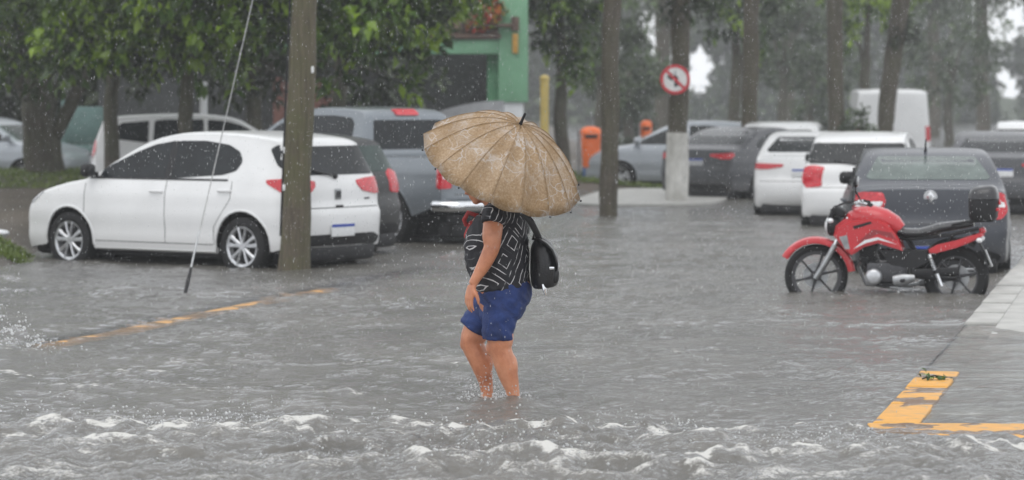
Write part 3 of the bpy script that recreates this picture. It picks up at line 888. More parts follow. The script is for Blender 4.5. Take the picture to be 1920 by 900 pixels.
PICKUP = dict(
    lamp=[(-.10, .78), (.10, .78), (.10, 1.12), (-.10, 1.12)], head=.90,
    sil=[(2.52, .34, .03, 3), (2.62, .48, .14, 2.5), (2.64, .72, .16, 2.5), (2.58, .95, .15, 2.6), (2.4, 1.08, .11, 2.8), (2.0, 1.15, .08, 3), (1.55, 1.20, .06, 3.2), (1.2, 1.42, .06, 3.4), (.85, 1.63, .06, 3.6), (.55, 1.735, .05, 4),
         (.1, 1.80, .05, 4), (-.4, 1.80, .05, 4), (-.78, 1.77, .05, 4), (-.92, 1.70, .05, 3.6), (-.98, 1.45, .045, 3.6), (-1.02, 1.23, .04, 3.6), (-1.10, 1.175, .03, 4), (-1.5, 1.17, .03, 5), (-2.0, 1.17, .03, 5), (-2.5, 1.17, .03, 5), (-2.58, 1.14, .04, 4),
         (-2.60, .95, .05, 4), (-2.61, .72, .06, 4), (-2.62, .62, .07, 3.4), (-2.56, .55, .04, 3)],
    W=make_W(.925, 1.12, .0, .30, 1.6, .12, 1.0, -5, 0, 1, .7), axles=(1.55, -1.54), wr=.385, Ra=.45, zsill=.42, zc=.385, hw=.84,
    win=[[(1.40, 1.21), (1.10, 1.37), (.78, 1.565), (.5, 1.65), (.30, 1.68), (.30, 1.21)], [(.23, 1.21), (.23, 1.685), (-.3, 1.69), (-.66, 1.66), (-.74, 1.58), (-.74, 1.25)]],
    quarter=None,
    rearwin=[(-.66, 1.25), (.66, 1.25), (.60, 1.63), (-.60, 1.63)],
    wind=[(1.48, -.66), (1.48, .66), (.92, .56), (.92, -.56)],
    lamp_rear=[(.79, .78), (.92, .78), (.92, 1.12), (.79, 1.12)], lamp_side=[(-2.60, .78), (-2.42, .78), (-2.42, 1.12), (-2.57, 1.12)],
    head_side=[(2.55, .92), (2.3, 1.0), (2.1, 1.08), (2.2, .98), (2.5, .86)], head_front=[(.5, .86), (.85, .88), (.85, 1.0), (.52, .98)],
    handles=[(.42, 1.04), (-.60, 1.05)], plate_z=.66, doors=[1.45, .27, -.84], belt=1.12, spoiler=False, stop=1.735)
VAN = dict(
    lamp=[(-.06, .8), (.05, .8), (.05, 1.2), (-.06, 1.2)], head=.85,
    sil=[(2.55, .28, .03, 3), (2.66, .45, .13, 2.5), (2.66, .75, .14, 2.6), (2.55, 1.0, .12, 2.8), (2.2, 1.15, .08, 3), (1.95, 1.30, .06, 3.2), (1.55, 1.75, .07, 3.2), (1.25, 2.08, .08, 3.4), (1.0, 2.18, .08, 4), (0, 2.21, .08, 4), (-1.5, 2.20, .09, 4), (-2.45, 2.17, .10, 3.6),
         (-2.58, 2.08, .12, 3), (-2.64, 1.5, .09, 3.4), (-2.66, .8, .09, 3.4), (-2.66, .4, .08, 3), (-2.58, .33, .04, 3)],
    W=make_W(.99, 1.2, .0, .07, 1.9, .16, .8, -9, 0, 1, .7, .02), axles=(1.72, -1.6), wr=.34, Ra=.41, zsill=.33, zc=.34, hw=.88,
    win=[[(1.80, 1.30), (1.50, 1.62), (1.36, 1.78), (.95, 1.80), (.95, 1.30)]], quarter=None,
    rearwin=[(-.70, 1.35), (.70, 1.35), (.66, 1.85), (-.66, 1.85)], wind=[(1.90, -.72), (1.90, .72), (1.4, .66), (1.4, -.66)],
    lamp_rear=[(.86, .80), (.985, .80), (.985, 1.3), (.88, 1.3)], lamp_side=[(-2.62, .82), (-2.54, .82), (-2.54, 1.28), (-2.62, 1.28)],
    head_side=[(2.6, .8), (2.4, .86), (2.25, 1.02), (2.35, .98), (2.55, .9)], head_front=[(.55, .8), (.88, .8), (.86, .98), (.6, .95)],
    handles=[(.85, 1.0)], plate_z=.62, doors=[1.85, .80], belt=1.2, spoiler=False, stop=None)

def tyres_y(sp): return sp['hw'] - 0.045

_bodies = {}
def make_car(name, label, cat, spec, col, loc, heading, group=None, rear=None, side=None, glassm=None, plate=True, style=0, bumper_dark=True, plate_z=None, badge=None, steer=0, antenna=False, rear_plate='plate_white', far=False, roofrails=False, rearglass=True):
    """heading: (dx, dy) of travel direction"""
    t = thing(name, label, cat, loc, math.atan2(heading[1], heading[0]), group)
    key = id(spec)
    if key not in _bodies:
        _bodies[key] = Body(spec['sil'], spec['W'], spec['axles'], spec['Ra'], spec['zsill'], spec['zc'])
    B = _bodies[key]
    link('body', B.me.copy(), M[col], t, 40)
    g = M[glassm] if glassm else M['glass']
    for sg in (1, -1):
        for poly in spec['win'] + ([spec['quarter']] if spec['quarter'] else []):
            mb = MB(); B.patch(mb, 'side', sg, poly, 0.004)
            mb.build('window', M['glass'], t, 60)
        if not far:
            mb = MB()        # black pillar and weather strip along the belt
            xs = [p[0] for w in spec['win'] for p in w]
            zb = min(p[1] for w in spec['win'] for p in w)
            B.patch(mb, 'side', sg, [(min(xs) + .15, zb - .016), (max(xs), zb - .016), (max(xs) - .04, zb + .004), (min(xs) + .15, zb + .004)], 0.006, 0.1, rnd=False)
            if len(spec['win']) > 1:
                a, b = spec['win'][0][-1][0], spec['win'][1][0][0]
                zt = spec['win'][0][-2][1]
                B.patch(mb, 'side', sg, [(b - .012, zb), (a + .012, zb), (a + .012, zt), (b - .012, zt)], 0.005, 0.1, rnd=False)
            mb.build('pillar_trim', M['plastic'], t, 60)
            mb = MB()
            for i, dx in enumerate(spec['doors']):
                zt = spec['belt'] + .03
                ln = [(dx, zt), (dx - .008, zt), (dx - .008, spec['zsill'] + .06), (dx, spec['zsill'] + .06)]
                if i == len(spec['doors']) - 1 and len(spec['doors']) > 2:
                    xa = min(spec['axles'])
                    k = max(dx, xa + spec['Ra'] + .02)
                    ln = [(dx, zt), (dx - .008, zt), (dx - .008, .80), (k - .008, .50), (k - .008, spec['zsill'] + .06), (k, spec['zsill'] + .06), (k, .50), (dx, .80)]
                B.patch(mb, 'side', sg, ln, 0.0015, 0.06, rnd=False, skirt=.004)
            if len(spec['doors']) > 1:
                zz = spec['zsill'] + .055
                B.patch(mb, 'side', sg, [(spec['doors'][0], zz), (spec['doors'][0], zz + .008), (spec['axles'][1] + spec['Ra'] + .03, zz + .008), (spec['axles'][1] + spec['Ra'] + .03, zz)], 0.0015, 0.08, rnd=False, skirt=.004)
            mb.build('door_seam', M['seam'], t, 60)
            for hx, hz_ in spec['handles']:
                q, n = B.hit('side', sg, (hx, hz_))
                mb = MB(); mb.tube([q + Vector((.09, 0, 0)), q + Vector((.07, sg * .035, .005)), q + Vector((-.07, sg * .035, .005)), q + Vector((-.09, 0, 0))], [.012, .014, .014, .012], 8)
                mb.build('door_handle', M[col], t, 50)
        if spec.get('wrap'):
            mb = MB(); B.patch(mb, 'side', sg, spec['wrap'], .005, .04); mb.build('window', M['glass'], t, 60)
        # mirrors
        xw, zw = spec['win'][0][0]
        q, n = B.hit('side', sg, (xw - .10, zw + .03))
        mb = MB(); mb.box(q + Vector((.02, sg * .13, .045)), (.11, .20, .145), Matrix.Rotation(sg * .15, 3, 'Z'), 0, .045)
        mb.tube([q, q + Vector((.01, sg * .10, .02))], .025, 8)
        mb.build('mirror', M[col] if col.startswith('silver') else M['plastic'], t, 50)
        # lights
        mb = MB()
        B.patch(mb, 'rear_corner', sg, rear or spec['lamp'], 0.014, 0.035, skirt=.03)
        mb.build('tail_light', M['redlens'], t, 60)
        mb = MB()
        hz0 = spec['head']
        B.patch(mb, 'front_corner', sg, [(-.22, hz0 + .02), (0, hz0 - .01), (.13, hz0 + .03), (.30, hz0 + .155), (.12, hz0 + .13), (-.20, hz0 + .09)], 0.010, 0.04, skirt=.03)
        mb.build('headlight', M['headlens'], t, 60)
        for xa in spec['axles']:
            wheel(t, (xa, sg * tyres_y(spec), spec['wr']), spec['wr'], .20, sg, style)
    if rearglass:
        mb = MB(); B.patch(mb, 'rear', 1, spec['rearwin'], 0.004, 0.09)
        mb.build('rear_window', g, t, 60)
    else:
        mb = MB(); B.patch(mb, 'rear', 1, [(-.006, .6), (.006, .6), (.006, 2.05), (-.006, 2.05)], .0015, .1, rnd=False, skirt=.004); mb.build('door_seam', M['seam'], t, 60)
    mb = MB(); B.patch(mb, 'top', 1, spec['wind'], 0.004, 0.09)
    mb.build('windscreen', M['glass'], t, 60)
    # underbody, lower bumper
    xr = min(p[0] for p in spec['sil']); xf = max(p[0] for p in spec['sil'])
    mb = MB()
    mb.box(((xr + xf) / 2, 0, .30), (xf - xr - .45, 1.30, .28), None, 0, .03)
    for xa in spec['axles']: mb.box((xa, 0, spec['zc'] + .12), (spec['Ra'] * 2 + .1, 2 * (spec['hw'] - .22), spec['Ra'] * 1.7), None, 0, .02)
    mb.box((xr + .22, 0, .24), (.30, 1.40, .20), None, 0, .06)
    mb.box((xf - .26, 0, .22), (.34, 1.30, .16), None, 0, .06)
    mb.build('underbody', M['plastic'], t, 40)
    z0 = min(p[1] for p in spec['sil'][-3:])
    if bumper_dark:
        mb = MB(); B.patch(mb, 'rear', 1, [(-.70, z0 + .03), (.70, z0 + .03), (.74, z0 + .10), (.60, z0 + .15), (-.60, z0 + .15), (-.74, z0 + .10)], 0.006, .08)
        mb.build('bumper_insert', M['plastic'], t, 60)
    # seam under the boot lid
    if not far:
        mb = MB()
        zs = spec['plate_z'] + (.20 if spec is HATCH else .0)
        zs = {id(HATCH): .70, id(SEDAN): .67, id(SUV): .70, id(PICKUP): .70, id(VAN): .5}[key]
        B.patch(mb, 'rear', 1, [(-.72, zs), (.72, zs), (.72, zs + .010), (-.72, zs + .010)], 0.0015, .07, rnd=False, skirt=.004)
        mb.build('boot_seam', M['seam'], t, 60)
    if plate:
        pz = plate_z or spec['plate_z']
        q, n = B.hit('rear', 1, (0, pz))
        q = Vector((min(q.x, B.hit('rear', 1, (.19, pz + .05))[0].x, B.hit('rear', 1, (.19, pz - .05))[0].x) - .012, 0, pz))
        mb = MB(); mb.box(q, (.012, .40, .13), None, 0, .004)
        pl = mb.build('number_plate', M[rear_plate], t, 30)
        mb = MB(); mb.box(q + Vector((-.0075, 0, .049)), (.004, .392, .030))
        mb.build('plate_band', M['plate_blue'], pl, 30)
    if spec['spoiler']:
        q, n = B.hit('top', 1, (xr + .30, 0))
    if spec['stop']:
        q, n = B.hit('rear', 1, (0, spec['stop'] - .02))
        mb = MB(); B.patch(mb, 'rear', 1, [(-.20, spec['stop'] - .045), (.20, spec['stop'] - .045), (.20, spec['stop'] + .028), (-.20, spec['stop'] + .028)], .02, .05)
        mb.build('brake_light', M['redlens'], t, 60)
    if not far:
        # rear wiper
        if spec in (HATCH, SUV):
            z = spec['rearwin'][0][1]
            a = B.hit('rear', 1, (0, z - .015))[0] + Vector((-.02, 0, 0)); b = B.hit('rear', 1, (.34, z + .05))[0] + Vector((-.02, 0, 0))
            mb = MB(); mb.tube([a, a.lerp(b, .5) + Vector((-.012, 0, 0)), b], .011, 6); mb.ell(a, (.03, .03, .03), 8, 6)
            mb.build('rear_wiper', M['plastic'], t, 50)
    if antenna:
        q, n = B.hit('top', 1, (-.95 if spec is SEDAN else -1.2, 0))
        mb = MB(); mb.tube([q, q + Vector((-.02, 0, .03)), q + Vector((-.11, 0, .13))], [.02, .012, .006], 8)
        mb.build('antenna', M['plastic'], t, 50)
    if roofrails:
        for sg in (1, -1):
            q = [B.hit('top', 1, (x, sg * .56))[0] + Vector((0, 0, .05 if abs(x + .6) < .8 else 0)) for x in (.2, .05, -.6, -1.25, -1.4)]
            mb = MB(); mb.tube(q, .018, 8); mb.build('roof_rail', M['steel'], t, 50)
    return t, B

PI = math.pi
# --- white hatchback in the left foreground of the parking strip
HD = Vector((-.82, .57)).normalized()
ra = Vector((-2.45, 31.30))                     # rear axle on the ground
ZP = -0.095
def from_axle(ra, hd, off, z=ZP): c = ra + hd * off; return (c.x, c.y, z)
wh, Bh = make_car('parked_car', 'shiny white hatchback parked behind the leaning wooden pole', 'car', HATCH, 'white', from_axle(ra, HD, 1.26), HD, 'cars parked in the flooded street')
def badge_square(t, B):
    q, n = B.hit('rear', 1, (0, .845))
    mb = MB(); mb.box(q + Vector((-.006, 0, 0)), (.014, .105, .115), None, 0, .012)
    b = mb.build('badge', M['steel'], t, 30)
    for k in range(4):
        mb = MB(); mb.box(q + Vector((-.0155, -.033 + k * .022, 0)), (.006, .009, .072), Matrix.Rotation(.12, 3, 'X'))
        mb.build('badge_bar', M['alloy_dark'], b, 30)
    q, n = B.hit('rear', 1, (-.52, .79))
    mb = MB(); mb.box(q + Vector((-.005, 0, 0)), (.008, .09, .018), None, 0, .004); mb.build('trim_badge', M['alloy_dark'], t, 30)
    q, n = B.hit('rear', 1, (0, .72))
    mb = MB(); mb.box(q + Vector((-.006, 0, 0)), (.02, .12, .022), None, 0, .006); mb.build('boot_handle', M['plastic'], t, 30)
badge_square(wh, Bh)
wh.scale = (1.015, 1.015, 1.045)

RN = Vector((HD.y, -HD.x))
rb = ra + RN * 1.95 + HD * 1.15
make_car('parked_car', 'dark hatchback squeezed between the white hatchback and the silver pickup', 'car', HATCH, 'black_paint', from_axle(rb, HD, 1.26, -.07), HD, 'cars parked in the flooded street', glassm='glass_teal', rear=[(-.15, .80), (0, .78), (.09, .86), (.10, 1.02), (.0, 1.08), (-.10, 1.02)])

HC = Vector((-.70, .714)).normalized()
lc = Vector((-.85, 35.3))                       # left rear corner
rc = lc + Vector((HC.y, -HC.x)) * .90
pk, Bp = make_car('pickup_truck', 'silver blue double cab pickup parked beyond the white hatchback', 'pickup', PICKUP, 'silverblue', (rc.x + HC.x * 2.6, rc.y + HC.y * 2.6, -.07), HC, 'cars parked in the flooded street', bumper_dark=False, plate=True)
mb = MB()
mb.tube([(-2.72, -.90, .56), (-2.80, -.72, .56), (-2.82, 0, .56), (-2.80, .72, .56), (-2.70, .90, .56), (-2.45, .93, .56)], [(.07, .06)] * 6, 10)
mb.build('rear_bumper', M['chrome'], pk, 50)
mb = MB(); q, n = Bp.hit('rear', 1, (0, .98)); mb.box(q + Vector((-.006, 0, 0)), (.02, .24, .07), None, 0, .01); mb.build('tailgate_handle', M['plastic'], pk, 30)
mb = MB(); Bp.patch(mb, 'rear', 1, [(-.62, .76), (.62, .76), (.62, .90), (-.62, .90)], -.004, .1); mb.build('tailgate_panel', M['silverblue'], pk, 40)
for sg in (1, -1):
    mb = MB(); Bp.patch(mb, 'rear_corner', sg, [(-.085, .90), (.02, .90), (.02, 1.0), (-.085, 1.0)], .018, .04)
    mb.build('reverse_light', M['clearlens'], pk, 60)

# --- right side of the street
hr = Vector((.105, 1)).normalized()
c = at(1745, 29.6)
rs, Br = make_car('parked_car', 'slate grey sedan standing right behind the red motorcycle', 'car', SEDAN, 'navy', (c.x + hr.x * 2.3, c.y + hr.y * 2.3, -.16), hr, 'cars parked along the right kerb', glassm='glass_reflecting', antenna=True, plate_z=.38,
         rear=[(-.17, .74), (0, .72), (.08, .80), (.11, .97), (.04, 1.01), (-.14, 1.005), (-.19, .90)], style=2)
for sg in (1, -1):
    mb = MB(); Br.patch(mb, 'rear_corner', sg, [(-.17, .86), (.06, .85), (.06, .905), (-.17, .91)], .018, .04); mb.build('lamp_stripe', M['clearlens'], rs, 60)
q, n = Br.hit('rear', 1, (0, .955))
mb = MB()   # chrome diamond emblem
out = [(0, .062), (.046, 0), (0, -.062), (-.046, 0)]; inn = [(0, .030), (.020, 0), (0, -.030), (-.020, 0)]
vs = [(q.x - .012, y, q.z + z) for y, z in out] + [(q.x - .016, y, q.z + z) for y, z in inn] + [(q.x + .03, y, q.z + z) for y, z in out] + [(q.x + .03, y, q.z + z) for y, z in inn]
mb.add(vs, [(i, (i + 1) % 4, 4 + (i + 1) % 4, 4 + i) for i in range(4)] + [(i, (i + 1) % 4, 8 + (i + 1) % 4, 8 + i) for i in range(4)] + [(4 + i, 4 + (i + 1) % 4, 12 + (i + 1) % 4, 12 + i) for i in range(4)])
mb.build('badge', M['chrome'], rs, 20)
mb = MB(); mb.lathe([(0, 0), (.075, 0), (.07, .012), (0, .014)], 20, Matrix.Translation((q.x + .01, 0, q.z)) @ Matrix.Rotation(-PI / 2, 4, 'Y')); mb.build('badge_plate', M['alloy'], rs, 40)

h2 = Vector((.20, 1)).normalized()
c = at(1608, 40.5)
make_car('parked_car', 'white hatchback with upright red lamp just beyond the slate sedan', 'car', HATCH, 'white', (c.x + h2.x * 1.95, c.y + h2.y * 1.95, -.14), h2, 'cars parked along the right kerb', rear=[(-.18, .72), (0, .70), (.08, .80), (.10, 1.0), (0, 1.03), (-.15, 1.0)], bumper_dark=False, style=1)
c = at(1508, 44.6)
make_car('parked_car', 'pearl white sedan with slim horizontal red lamps and chrome bumper strip', 'car', SEDAN, 'white', (c.x + h2.x * 2.3, c.y + h2.y * 2.3, -.13), h2, 'cars parked along the right kerb', bumper_dark=False, style=1)
h3 = Vector((.62, .78)).normalized()
c = at(1300, 52.5)
make_car('parked_car', 'dark grey sedan showing one lit red lamp beside the white painted trunk', 'car', SEDAN, 'darkgrey', (c.x + h3.x * 2.3, c.y + h3.y * 2.3, -.12), h3, 'cars parked along the right kerb', rear=[(-.28, .91), (-.10, .86), (.05, .86), (.16, .94), (.12, .98), (-.27, .955)], plate=True, rear_plate='plate_grey')
c = at(1275, 60.5)
make_car('parked_car', 'pale silver hatchback side-on behind the white painted trunk', 'car', HATCH, 'silver', (c.x, c.y, -.10), Vector((-1, .08)).normalized(), 'cars parked along the right kerb', far=True)
c = at(1494, 54)
make_car('parked_car', 'white car roof showing above the pearl white sedan', 'car', SUV, 'white', (c.x, c.y + 2.2, -.22), Vector((.15, 1)).normalized(), 'cars parked along the right kerb', far=True)
c = at(1882, 45)
make_car('parked_car', 'dark grey sedan at the right edge beyond the slate sedan', 'car', SEDAN, 'darkgrey', (c.x + .3, c.y + 2.2, -.13), Vector((.16, 1)).normalized(), 'cars parked along the right kerb', far=True)
c = at(1918, 57)
make_car('parked_car', 'white car at the right edge, only its roof in sight', 'car', HATCH, 'white', (c.x + .5, c.y + 2.2, -.10), Vector((.16, 1)).normalized(), 'cars parked along the right kerb', far=True)
c = at(1668, 76)
make_car('delivery_van', 'tall white delivery van beyond the parked cars', 'van', VAN, 'white', (c.x + .25, c.y + 2.6, -.05), Vector((.06, 1)).normalized(), None, far=True, rearglass=False)

# --- left side, behind the trees
c = at(405, 49)
make_car('parked_car', 'white van-like car behind the thin trunks with its tail to the left', 'car', SUV, 'white', (c.x, c.y, -.03), Vector((1, .12)).normalized(), 'cars parked in the flooded street', far=True)
c = at(-10, 58)
make_car('parked_car', 'grey car at the left edge behind the thick trunk', 'car', HATCH, 'silver', (c.x, c.y, .0), Vector((.9, -.4)).normalized(), 'cars parked in the flooded street', far=True)

# ------------------------------------------------------------------ trees, poles, walls
def bark_mat(name, c0, c1, moss=None, mossf=0.5, rough=0.75, vstretch=(9, 9, 1.2)):
    m, t, p = base_mat(name)
    tc = N(t, 'ShaderNodeTexCoord')
    mp = N(t, 'ShaderNodeMapping'); mp.inputs['Scale'].default_value = vstretch; t.links.new(tc.outputs['Object'], mp.inputs[0])
    n = N(t, 'ShaderNodeTexNoise', Scale=2.2, Detail=8.0, Roughness=0.7); t.links.new(mp.outputs[0], n.inputs['Vector'])
    r = ramp(t, n.outputs[0], [(0.3, c0), (0.7, c1)])
    last = r.outputs[0]
    if moss:
        n2 = N(t, 'ShaderNodeTexNoise', Scale=2.0, Detail=7.0, Roughness=0.7); t.links.new(tc.outputs['Object'], n2.inputs['Vector'])
        k = N(t, 'ShaderNodeMapRange'); k.inputs['From Min'].default_value = 0.40; k.inputs['From Max'].default_value = 0.62; k.inputs['To Max'].default_value = mossf
        t.links.new(n2.outputs[0], k.inputs[0])
        mx = N(t, 'ShaderNodeMix', data_type='RGBA'); t.links.new(k.outputs[0], mx.inputs[0]); t.links.new(last, mx.inputs[6]); mx.inputs[7].default_value = (*moss, 1)
        last = mx.outputs[2]
    t.links.new(last, p.inputs['Base Color'])
    p.inputs['Roughness'].default_value = rough
    b = N(t, 'ShaderNodeBump', Strength=0.9, Distance=0.03); t.links.new(n.outputs[0], b.inputs['Height']); t.links.new(b.outputs[0], p.inputs['Normal'])
    return m
M['bark'] = bark_mat('bark', (0.035, 0.028, 0.022), (0.10, 0.085, 0.065), (0.06, 0.08, 0.035), 0.4)
M['pole_wood'] = bark_mat('weathered_wood', (0.035, 0.026, 0.018), (0.16, 0.13, 0.09), (0.085, 0.088, 0.030), 0.75, 0.65, (14, 14, 0.8))
M['bark_grey'] = bark_mat('grey_bark', (0.035, 0.028, 0.021), (0.115, 0.096, 0.072), (0.06, 0.062, 0.03), 0.5)
M['whitewash'] = bark_mat('whitewashed_bark', (0.50, 0.49, 0.46), (0.74, 0.73, 0.70), (0.25, 0.24, 0.21), 0.5, 0.6, (4, 4, 1.5))

def leaf_mat(name, lo, mid, hi, trans=0.35, rough=0.35):
    m = bpy.data.materials.new(name); m.use_nodes = True
    t = m.node_tree; p = t.nodes['Principled BSDF']
    a = N(t, 'ShaderNodeAttribute', attribute_name='tint')
    r = ramp(t, a.outputs['Fac'], [(0.0, lo), (0.55, mid), (1.0, hi)])
    t.links.new(r.outputs[0], p.inputs['Base Color']); p.inputs['Roughness'].default_value = rough
    tl = N(t, 'ShaderNodeBsdfTranslucent'); t.links.new(r.outputs[0], tl.inputs['Color'])
    mx = N(t, 'ShaderNodeMixShader'); mx.inputs[0].default_value = trans
    t.links.new(p.outputs[0], mx.inputs[1]); t.links.new(tl.outputs[0], mx.inputs[2])
    t.links.new(mx.outputs[0], t.nodes['Material Output'].inputs['Surface'])
    return m
M['leaf'] = leaf_mat('almond_leaf', (0.014, 0.024, 0.008), (0.060, 0.125, 0.015), (0.29, 0.44, 0.035))
M['leaf_dark'] = leaf_mat('dark_leaf', (0.022, 0.030, 0.016), (0.042, 0.060, 0.026), (0.075, 0.115, 0.035), 0.2)
M['leaf_mid'] = leaf_mat('mid_leaf', (0.04, 0.055, 0.03), (0.07, 0.10, 0.045), (0.12, 0.18, 0.07), 0.25)
M['grass'] = leaf_mat('grass_blade', (0.06, 0.09, 0.015), (0.13, 0.19, 0.03), (0.22, 0.28, 0.06), 0.3)
M['petal'] = leaf_mat('red_bract', (0.45, 0.03, 0.03), (0.65, 0.10, 0.05), (0.60, 0.45, 0.06), 0.3)

def leaf_arrays(P, D, L, Wd, tint, droop=0.25):
    """leaf blades: 6 vertices, 4 triangles, folded along the rib. P base points, D unit directions"""
    n = len(P)
    up = np.tile([0, 0, 1.0], (n, 1)) + RNG.normal(0, .35, (n, 3))
    sd = np.cross(D, up); sd /= np.linalg.norm(sd, axis=1)[:, None] + 1e-9
    nr = np.cross(sd, D)
    L = L[:, None]; Wd = Wd[:, None]
    mid = P + D * L * .55 + nr * L * .06
    tip = P + D * L - nr * L * droop
    a = mid + sd * Wd * .5 + nr * Wd * .14; b = mid - sd * Wd * .5 + nr * Wd * .14
    V = np.stack([P, a, b, mid, tip], 1).reshape(-1, 3)
    base = (np.arange(n) * 5)[:, None]
    tri = np.array([[0, 1, 3], [0, 3, 2], [1, 4, 3], [3, 4, 2]])
    Fc = (base[:, :, None] + tri[None]).reshape(-1, 3)
    return V, Fc, np.repeat(tint, 5)

def unit(v): return v / (np.linalg.norm(v, axis=1)[:, None] + 1e-9)

def crown_mesh(name, blobs, n_clump, per, leaf, tint_mu=0.45, keep=None):
    """blobs: (centre, radii). Rosettes of leaves set through each blob's outer shell"""
    Ps = []; Ds = []; T = []; Ls = []
    wsum = sum(b[1][0] * b[1][1] * b[1][2] for b in blobs) or 1
    for c, r in blobs:
        k = max(4, int(n_clump * (r[0] * r[1] * r[2]) / wsum))
        d = unit(RNG.normal(0, 1, (k, 3)))
        rad = 0.45 + 0.55 * RNG.random(k) ** 0.5
        cc = np.array(c) + d * rad[:, None] * np.array(r)
        if keep is not None: 
            kk = keep(cc); cc = cc[kk]; d = d[kk]
        if not len(cc): continue
        ct = np.clip(RNG.normal(tint_mu, .32, len(cc)), 0, 1)
        tw = unit(d * .8 + RNG.normal(0, .5, d.shape) + np.array([0, 0, .35]))
        for q in range(per):
            dd = unit(tw * .55 + RNG.normal(0, .75, tw.shape) + np.array([0, 0, -.12]))
            Ps.append(cc + dd * .03 + RNG.normal(0, leaf * .35, cc.shape)); Ds.append(dd)
            T.append(np.clip(ct + RNG.normal(0, .12, len(cc)), 0, 1)); Ls.append(leaf * RNG.uniform(.65, 1.25, len(cc)))
    P = np.concatenate(Ps); D = np.concatenate(Ds); T = np.concatenate(T); L = np.concatenate(Ls)
    V, Fc, t = leaf_arrays(P, D, L, L * .48, T)
    return np_mesh(name, V, Fc, {'tint': t})

def trunk_mb(pts, rads, n=14, rough=0.06, seed=1):
    """trunk with an uneven outline"""
    P = [Vector(p) for p in pts]
    out = []; rr = []
    for i in range(len(P) - 1):
        m = max(2, int((P[i + 1] - P[i]).length / 0.18))
        for k in range(m):
            s = k / m
            out.append(P[i].lerp(P[i + 1], s)); rr.append(rads[i] + (rads[i + 1] - rads[i]) * s)
    out.append(P[-1]); rr.append(rads[-1])
    mb = MB(); mb.tube(out, rr, n)
    mv = []
    for i, v in enumerate(mb.v):
        c = out[i // n] if i // n < len(out) else out[-1]
        d = Vector(v) - c
        k = 1 + rough * float(pnoise(v[0] * 5 + v[2] * .6 + seed, v[1] * 5 + v[2] * 1.3, seed)) * 1.6
        mv.append(tuple(c + d * k))
    mb.v = mv
    return mb

# --- leaning wooden pole in front of the white hatchback, with its guy wire
pb = at(550, 30.3); pt = at(570, 30.3)
pole = thing('utility_pole', 'mossy leaning wooden pole in front of the white hatchback', 'pole', (pb.x, pb.y, -.14))
slope = (pt.x - pb.x) / (zpx(0, 30.3))
pp = []
for z, r in ((-.3, .19), (0.0, .185), (.3, .168), (.9, .152), (1.6, .146), (2.8, .135), (4.5, .128), (7.6, .11)):
    pp.append(((slope * z, 0, z), r))
trunk_mb([p for p, r in pp], [r for p, r in pp], 18, .10, 3).build('pole_shaft', M['pole_wood'], pole, 60)
mb = MB(); mb.box((slope * 7.1, -.14, 7.1), (1.7, .10, .12), None, 0, .01); mb.build('cross_arm', M['pole_wood'], pole, 30)
mb = MB()
mb.tube([(-.155 + slope * z, -.055 + .01 * math.sin(z * 3), z) for z in np.linspace(.5, 7, 30)], .011, 6)
mb.build('earth_cable', M['plastic'], pole, 60)
for z, a in ((2.28, .6), (1.42, 2.9), (1.02, 2.7)):
    mb = MB(); mb.box((slope * z + .148 * math.cos(a) * 1.0, -.148 * abs(math.sin(a)) * .6 - .04, z), (.03, .03, .07), None, 0, .006); mb.build('cable_clip', M['plate_white'], pole, 30)
M['wire'] = mat('galvanised_wire', (0.30, 0.30, 0.30), 0.5, 0.3, 20, metal=0.3)
g0 = at(345, 26.5, -.05); g1 = Vector((-2.03, 30.2, 6.2))
gw = thing('guy_wire', 'thin steel guy wire slanting up in front of the white hatchback', 'cable', g0)
dv = g1 - g0
mb = MB(); mb.tube([dv * k + Vector((0, 0, -.18 * k * (1 - k))) for k in np.linspace(0, 1, 12)], .0055, 6); mb.build('wire', M['wire'], gw, 60)
mb = MB(); mb.tube([dv * .0, dv * .022, dv * .03, dv * .045], [.017, .02, .02, .013], 8); mb.build('anchor_sleeve', M['plastic'], gw, 60)
mb = MB(); mb.tube([dv * .045, dv * .10], [.011, .009], 8); mb.build('thimble', M['steel'], gw, 60)

